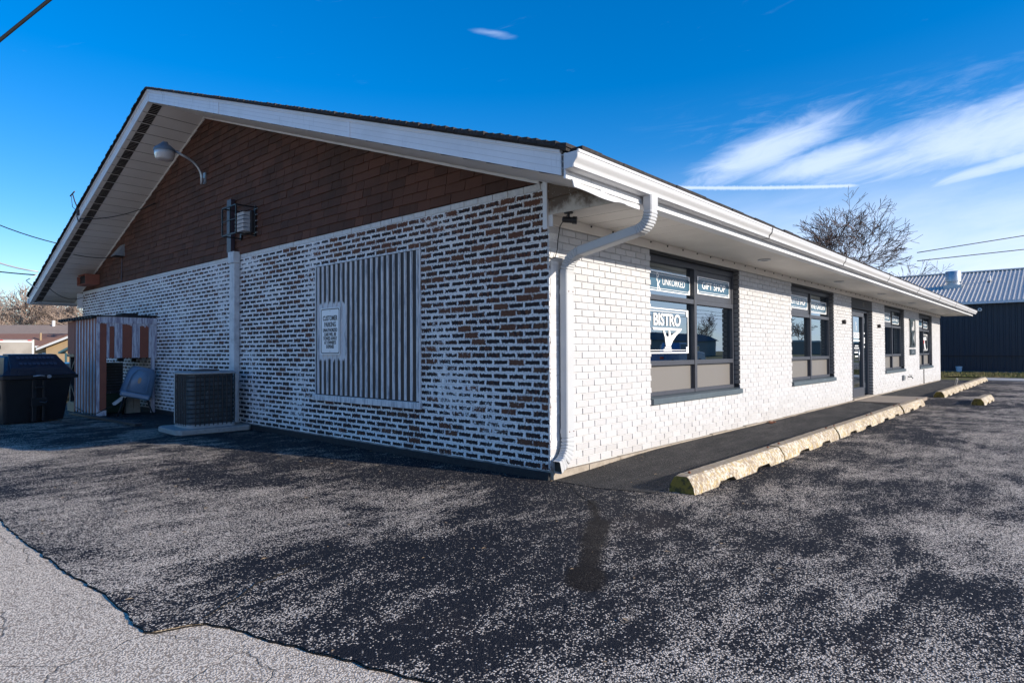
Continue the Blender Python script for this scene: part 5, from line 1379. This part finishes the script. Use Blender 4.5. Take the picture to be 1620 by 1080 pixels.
# ------------------------------------------------------------------ houses, trailer, car at the left
FH_ = Vector((Fv.x, Fv.y, 0)).normalized(); RH = Vector((R0.x, R0.y, 0)).normalized()
def at(u, d): p = CAMP+(Fv+Rv*((u-810)/984.06))*d; return Vector((p.x, p.y, 0))
def frame_at(u, d, z=-.88, turn=0.):
    p = at(u, d); ang = math.atan2(RH.y, RH.x)+turn; return (p.x, p.y, z), ang
loc, ang = frame_at(60, 42, -.88, .12)
H1 = thing('house', 'long house with brown shingle roof streaked by tree shadows', 'house', loc, rz=ang)
mb = MB(); mb.box(-9, 7, 0, 7, 0, 2.7); mb.prism([(0, 2.7), (7, 2.7), (3.5, 3.9)], 'x', -9, 7); part('walls', mb, M_siding, H1)
mb = MB(); mb.prism([(-.4, 2.55), (3.5, 4.05), (3.5, 3.95), (-.4, 2.45)], 'x', -9.4, 7.4); mb.prism([(7.4, 2.55), (7.4, 2.45), (3.5, 3.95), (3.5, 4.05)], 'x', -9.4, 7.4); part('roof', mb, M_houseroof, H1)
mb = MB(); mb.lathe([(.10, 3.9), (.10, 4.35)], (-.9, 3.3, 0), 10); part('vent_pipe', mb, M_whitetrim, H1)
for x in (-6, -2.5, 1, 4.5):
    f = part('window', MB().box(x-.5, x+.5, -.03, .0, 1.1, 2.0), M_whitetrim, H1); part('pane', MB().box(x-.42, x+.42, -.04, -.032, 1.18, 1.92), M_carglass, f)
loc, ang = frame_at(96, 33, -.86, .10)
H2 = thing('house', 'tan sided house with red-brown roof beside the trailer', 'house', loc, rz=ang)
mb = MB()
for q in range(14): mb.box(-4.5, 0, -.012*(q % 1), 3, q*.17, q*.17+.165)
mb.box(.0, 3.2, -1.2, 3, 0, 2.35); mb.prism([(0, 2.35), (3.2, 2.35), (1.6, 2.95)], 'y', -1.2, 3); part('walls', mb, M_siding, H2)
mb = MB()
for q in range(14): mb.prism([(-.022, q*.17), (-.0, q*.17), (-.0, q*.17+.165), (-.004, q*.17+.165)], 'x', -4.5, 0)
part('lap_siding', mb, M_siding, H2, kind='stuff')
mb = MB(); mb.prism([(-.35, 2.38), (1.6, 3.05), (1.6, 2.97), (-.35, 2.30)], 'x', -4.8, .4); mb.prism([(-.25, 2.22), (1.6, 2.98), (3.45, 2.22), (3.45, 2.30), (1.6, 3.08), (-.25, 2.30)], 'y', -1.5, 3); part('roof', mb, M_redroof, H2)
mb = MB(); mb.box(-4.8, -.2, -.47, -.36, 2.26, 2.36); mb.tube([(-.15, -.42, 2.3), (-.1, -.10, 2.05), (-.1, -.06, .1)], .04, 6); part('gutter', mb, M_whitetrim, H2)
mb = MB(); mb.prism([(-.28, 2.10), (1.6, 2.87), (3.48, 2.10), (3.48, 2.22), (1.6, 2.99), (-.28, 2.22)], 'y', -1.54, -1.5); part('rake_trim', mb, M_whitetrim, H2)
mb = MB(); mb.lathe([(.05, 2.6), (.05, 3.05)], (-1.3, .5, 0), 8); part('vent_pipe', mb, M_lumber, H2)
for x, hw in ((-2.9, .35), (-1.6, .14), (-.75, .14)):
    f = part('window', MB().box(x-hw, x+hw, -.06, -.023, 1.2, 2.0), M_whitetrim, H2); part('pane', MB().box(x-hw+.06, x+hw-.06, -.07, -.062, 1.26, 1.94), M_carglass, f)
loc, ang = frame_at(118, 27, -.84, .1)
H3 = thing('garage', 'small garage gable with teal trim just left of the shed', 'garage', loc, rz=ang)
mb = MB(); mb.box(-.35, 2.2, 0, 2, 0, 2.0); mb.prism([(-.35, 2.0), (2.2, 2.0), (.95, 2.7)], 'y', 0, 2); part('walls', mb, M_siding, H3)
mb = MB(); mb.prism([(-.55, 1.92), (.95, 2.72), (2.45, 1.92), (2.45, 2.0), (.95, 2.82), (-.55, 2.0)], 'y', -.2, 2.1); part('roof', mb, M_teal, H3)
mb = MB(); mb.box(-.38, -.30, -.03, 0, 0, 1.95); part('corner_trim', mb, M_teal, H3)
S_ = frame_at(105, 30, -.86, .1); Fn = thing('vinyl_fence', 'short white vinyl fence in front of the tan house', 'fence', S_[0], rz=S_[1])
for q in range(8): part('board', MB().box(-.9+q*.22, -.9+q*.22+.21, 0, .03, 0, 1.05), M_whitetrim, Fn)
loc, ang = frame_at(55, 25, -.84, .66)
Tr = thing('cargo_trailer', 'silver enclosed cargo trailer behind the dumpster', 'trailer', loc, rz=ang)
mb = MB(); mb.box(-2.15, 0, 0, 4.2, .45, 2.50); bevel(part('body', mb, M_trailer, Tr), .05, 3)
mb = MB()
mb.box(-2.1, -.05, -.02, .0, 2.38, 2.43); mb.box(-.09, -.03, -.02, 0, .5, 2.38); mb.box(-2.12, -2.06, -.02, 0, .5, 2.38); part('door_frame', mb, M_whitetrim, Tr)
mb = MB()
for x in (-.16, -1.05, -1.25, -1.45): mb.box(x-.06, x+.06, -.03, -.005, 2.445, 2.475)
part('marker_light', mb, M_redlens, Tr)
mb = MB(); mb.box(-1.25, -1.05, -.05, -.02, 2.12, 2.25); part('hinge', mb, M_char, Tr)
for x in (-2.05, -.1):
    mb = MB(); mb.lathe([(.2, -.1), (.33, -.1), (.35, -.05), (.35, .05), (.33, .1), (.2, .1)], (x, 1.8, .35), 18, T=Matrix.Rotation(rad(90), 4, 'Y')); part('wheel', mb, M_tyre, Tr)
def car(loc, ang, paint, label, pickup=False):
    C = thing('parked_car', label, 'car', loc, rz=ang)
    prof = [(-2.2, .35), (-2.25, .75), (-2.0, .92), (-1.2, 1.0), (-.6, 1.42), (.7, 1.46), (1.45, 1.02), (2.1, .95), (2.25, .6), (2.2, .35)]
    if pickup: prof = [(-2.6, .45), (-2.6, 1.05), (-.6, 1.08), (-.45, 1.72), (.75, 1.72), (1.25, 1.18), (2.5, 1.05), (2.6, .5)]
    rings = []
    for t, s in ((-.86, .0), (-.80, .02), (.80, .02), (.86, .0)):
        rings.append([(x*(1 if abs(t) < .85 else .97), t*(1-.20*max(0, z-.95)), z-(0 if abs(t) < .85 else .02)) for x, z in prof])
    mb = MB(); mb.loft(rings); sharp(part('body', mb, paint, C), 30)
    gl = [(-1.05, 1.05), (-.55, 1.37), (.62, 1.40), (1.2, 1.05)] if not pickup else [(-.42, 1.2), (-.36, 1.62), (.70, 1.62), (1.05, 1.22)]
    for s in (-1, 1):
        mb = MB(); mb.loft([[(x, s*(.865*(1-.20*max(0, z-.95))+o), z) for x, z in gl] for o in (-.01, .004)]); part('side_window', mb, M_carglass, C)
    for x in ((-1.4, 1.4) if not pickup else (-1.6, 1.7)):
        for s in (-1, 1):
            mb = MB(); mb.lathe([(.19, -.09), (.31, -.10), (.33, -.06), (.33, .06), (.31, .10), (.19, .09)], (x, s*.78, .33), 20, T=Matrix.Rotation(rad(90), 4, 'X')); wh = part('wheel', mb, M_tyre, C)
            mb = MB(); mb.lathe([(.02, -.10), (.19, -.085), (.19, .085), (.02, .10)], (x, s*.78, .33), 14, T=Matrix.Rotation(rad(90), 4, 'X')); part('rim', mb, M_galv, wh)
    for s in (-1, 1):
        part('headlight', MB().box(prof[-1][0]-.02, prof[-1][0]+.03, s*.6-.15, s*.6+.15, .62, .75), M_prism, C)
        part('tail_light', MB().box(prof[0][0]-.07, prof[0][0]-.02, s*.65-.1, s*.65+.1, .68, .82), M_redlens, C)
    return C
loc, ang = frame_at(118, 26, -.70, .35); car(loc, ang, M_bluecar, 'blue parked car glimpsed between the dumpster and the shed')
# across the street, seen only mirrored in the windows and from beside the camera
RB = thing('roadside_building', 'low dark building across the street mirrored in the shop windows', 'building', (110, -60, -.08))
mb = MB(); mb.box(-34, 30, -8, 0, 0, 3.6); part('walls', mb, M_teal, RB)
mb = MB(); mb.prism([(.5, 3.4), (-4, 5.3), (-8.5, 3.4)], 'x', -35, 31); part('roof', mb, M_char, RB)
for x in (-28, -20, -12, -4, 4, 12, 20):
    f = part('window', MB().box(x-1.2, x+1.2, .0, .05, 1.0, 2.4), M_whitetrim, RB); part('pane', MB().box(x-1.1, x+1.1, .05, .07, 1.1, 2.3), M_carglass, f)
car((34, -16, -.08), rad(5), M_bluecar, 'blue pickup truck parked across the lot, mirrored in the glass door', True)
car((18, -19, -.08), rad(185), M_whitetrim, 'white car parked out in the lot away from the building')
for i, (x, y, H, s) in enumerate(((70, -66, 12, 31), (95, -72, 13, 32), (125, -72, 13, 33), (160, -72, 13, 34), (52, -62, 12, 35))):
    bare_tree((x, y, -.1), H, 1., s, ['bare tree across the street nearest the corner', 'bare tree behind the left end of the street building', 'bare tree behind the middle of the street building', 'bare tree behind the far end of the street building', 'bare tree standing alone across the street'][i], levels=5, group='bare trees across the street', minr=.04, dens=3, trunk_r=.25)
for i, (x, y, H, s_) in enumerate(((190, -62, 13, 51), (225, -66, 14, 52), (262, -64, 12, 53))):
    bare_tree((x, y, -.1), H, 1.1, s_, ['first bare tree far down the street beyond the street building', 'middle bare tree far down the street', 'bare tree at the far end of the street'][i], levels=5, group='bare trees across the street', minr=.05, dens=3, trunk_r=.3)
FB = thing('brick_shed', 'long brown flat-roofed building far down the street', 'building', (215, -52, -.08))
part('walls', MB().box(-45, 60, -8, 0, 0, 3.4), M_houseroof, FB); part('parapet', MB().box(-45.2, 60.2, -8.2, .2, 3.402, 3.9), M_pale, FB)
bare_tree((9.5, 34, -.9), 13, 1.2, 44, 'bare tree hidden behind the gable, shading the brown roof', levels=5, minr=.03, dens=4, trunk_r=.22, fork=.22)
for z in (8.2, 8.9, 9.6): cable([(-20, -52, z), (50, -52, z-.3), (140, -52, z)], .035, M_cable, {8.2: 'lowest', 8.9: 'middle', 9.6: 'topmost'}[z]+' power line along the street behind the camera', 'wire', sag=.5)
SC.render.film_transparent = False
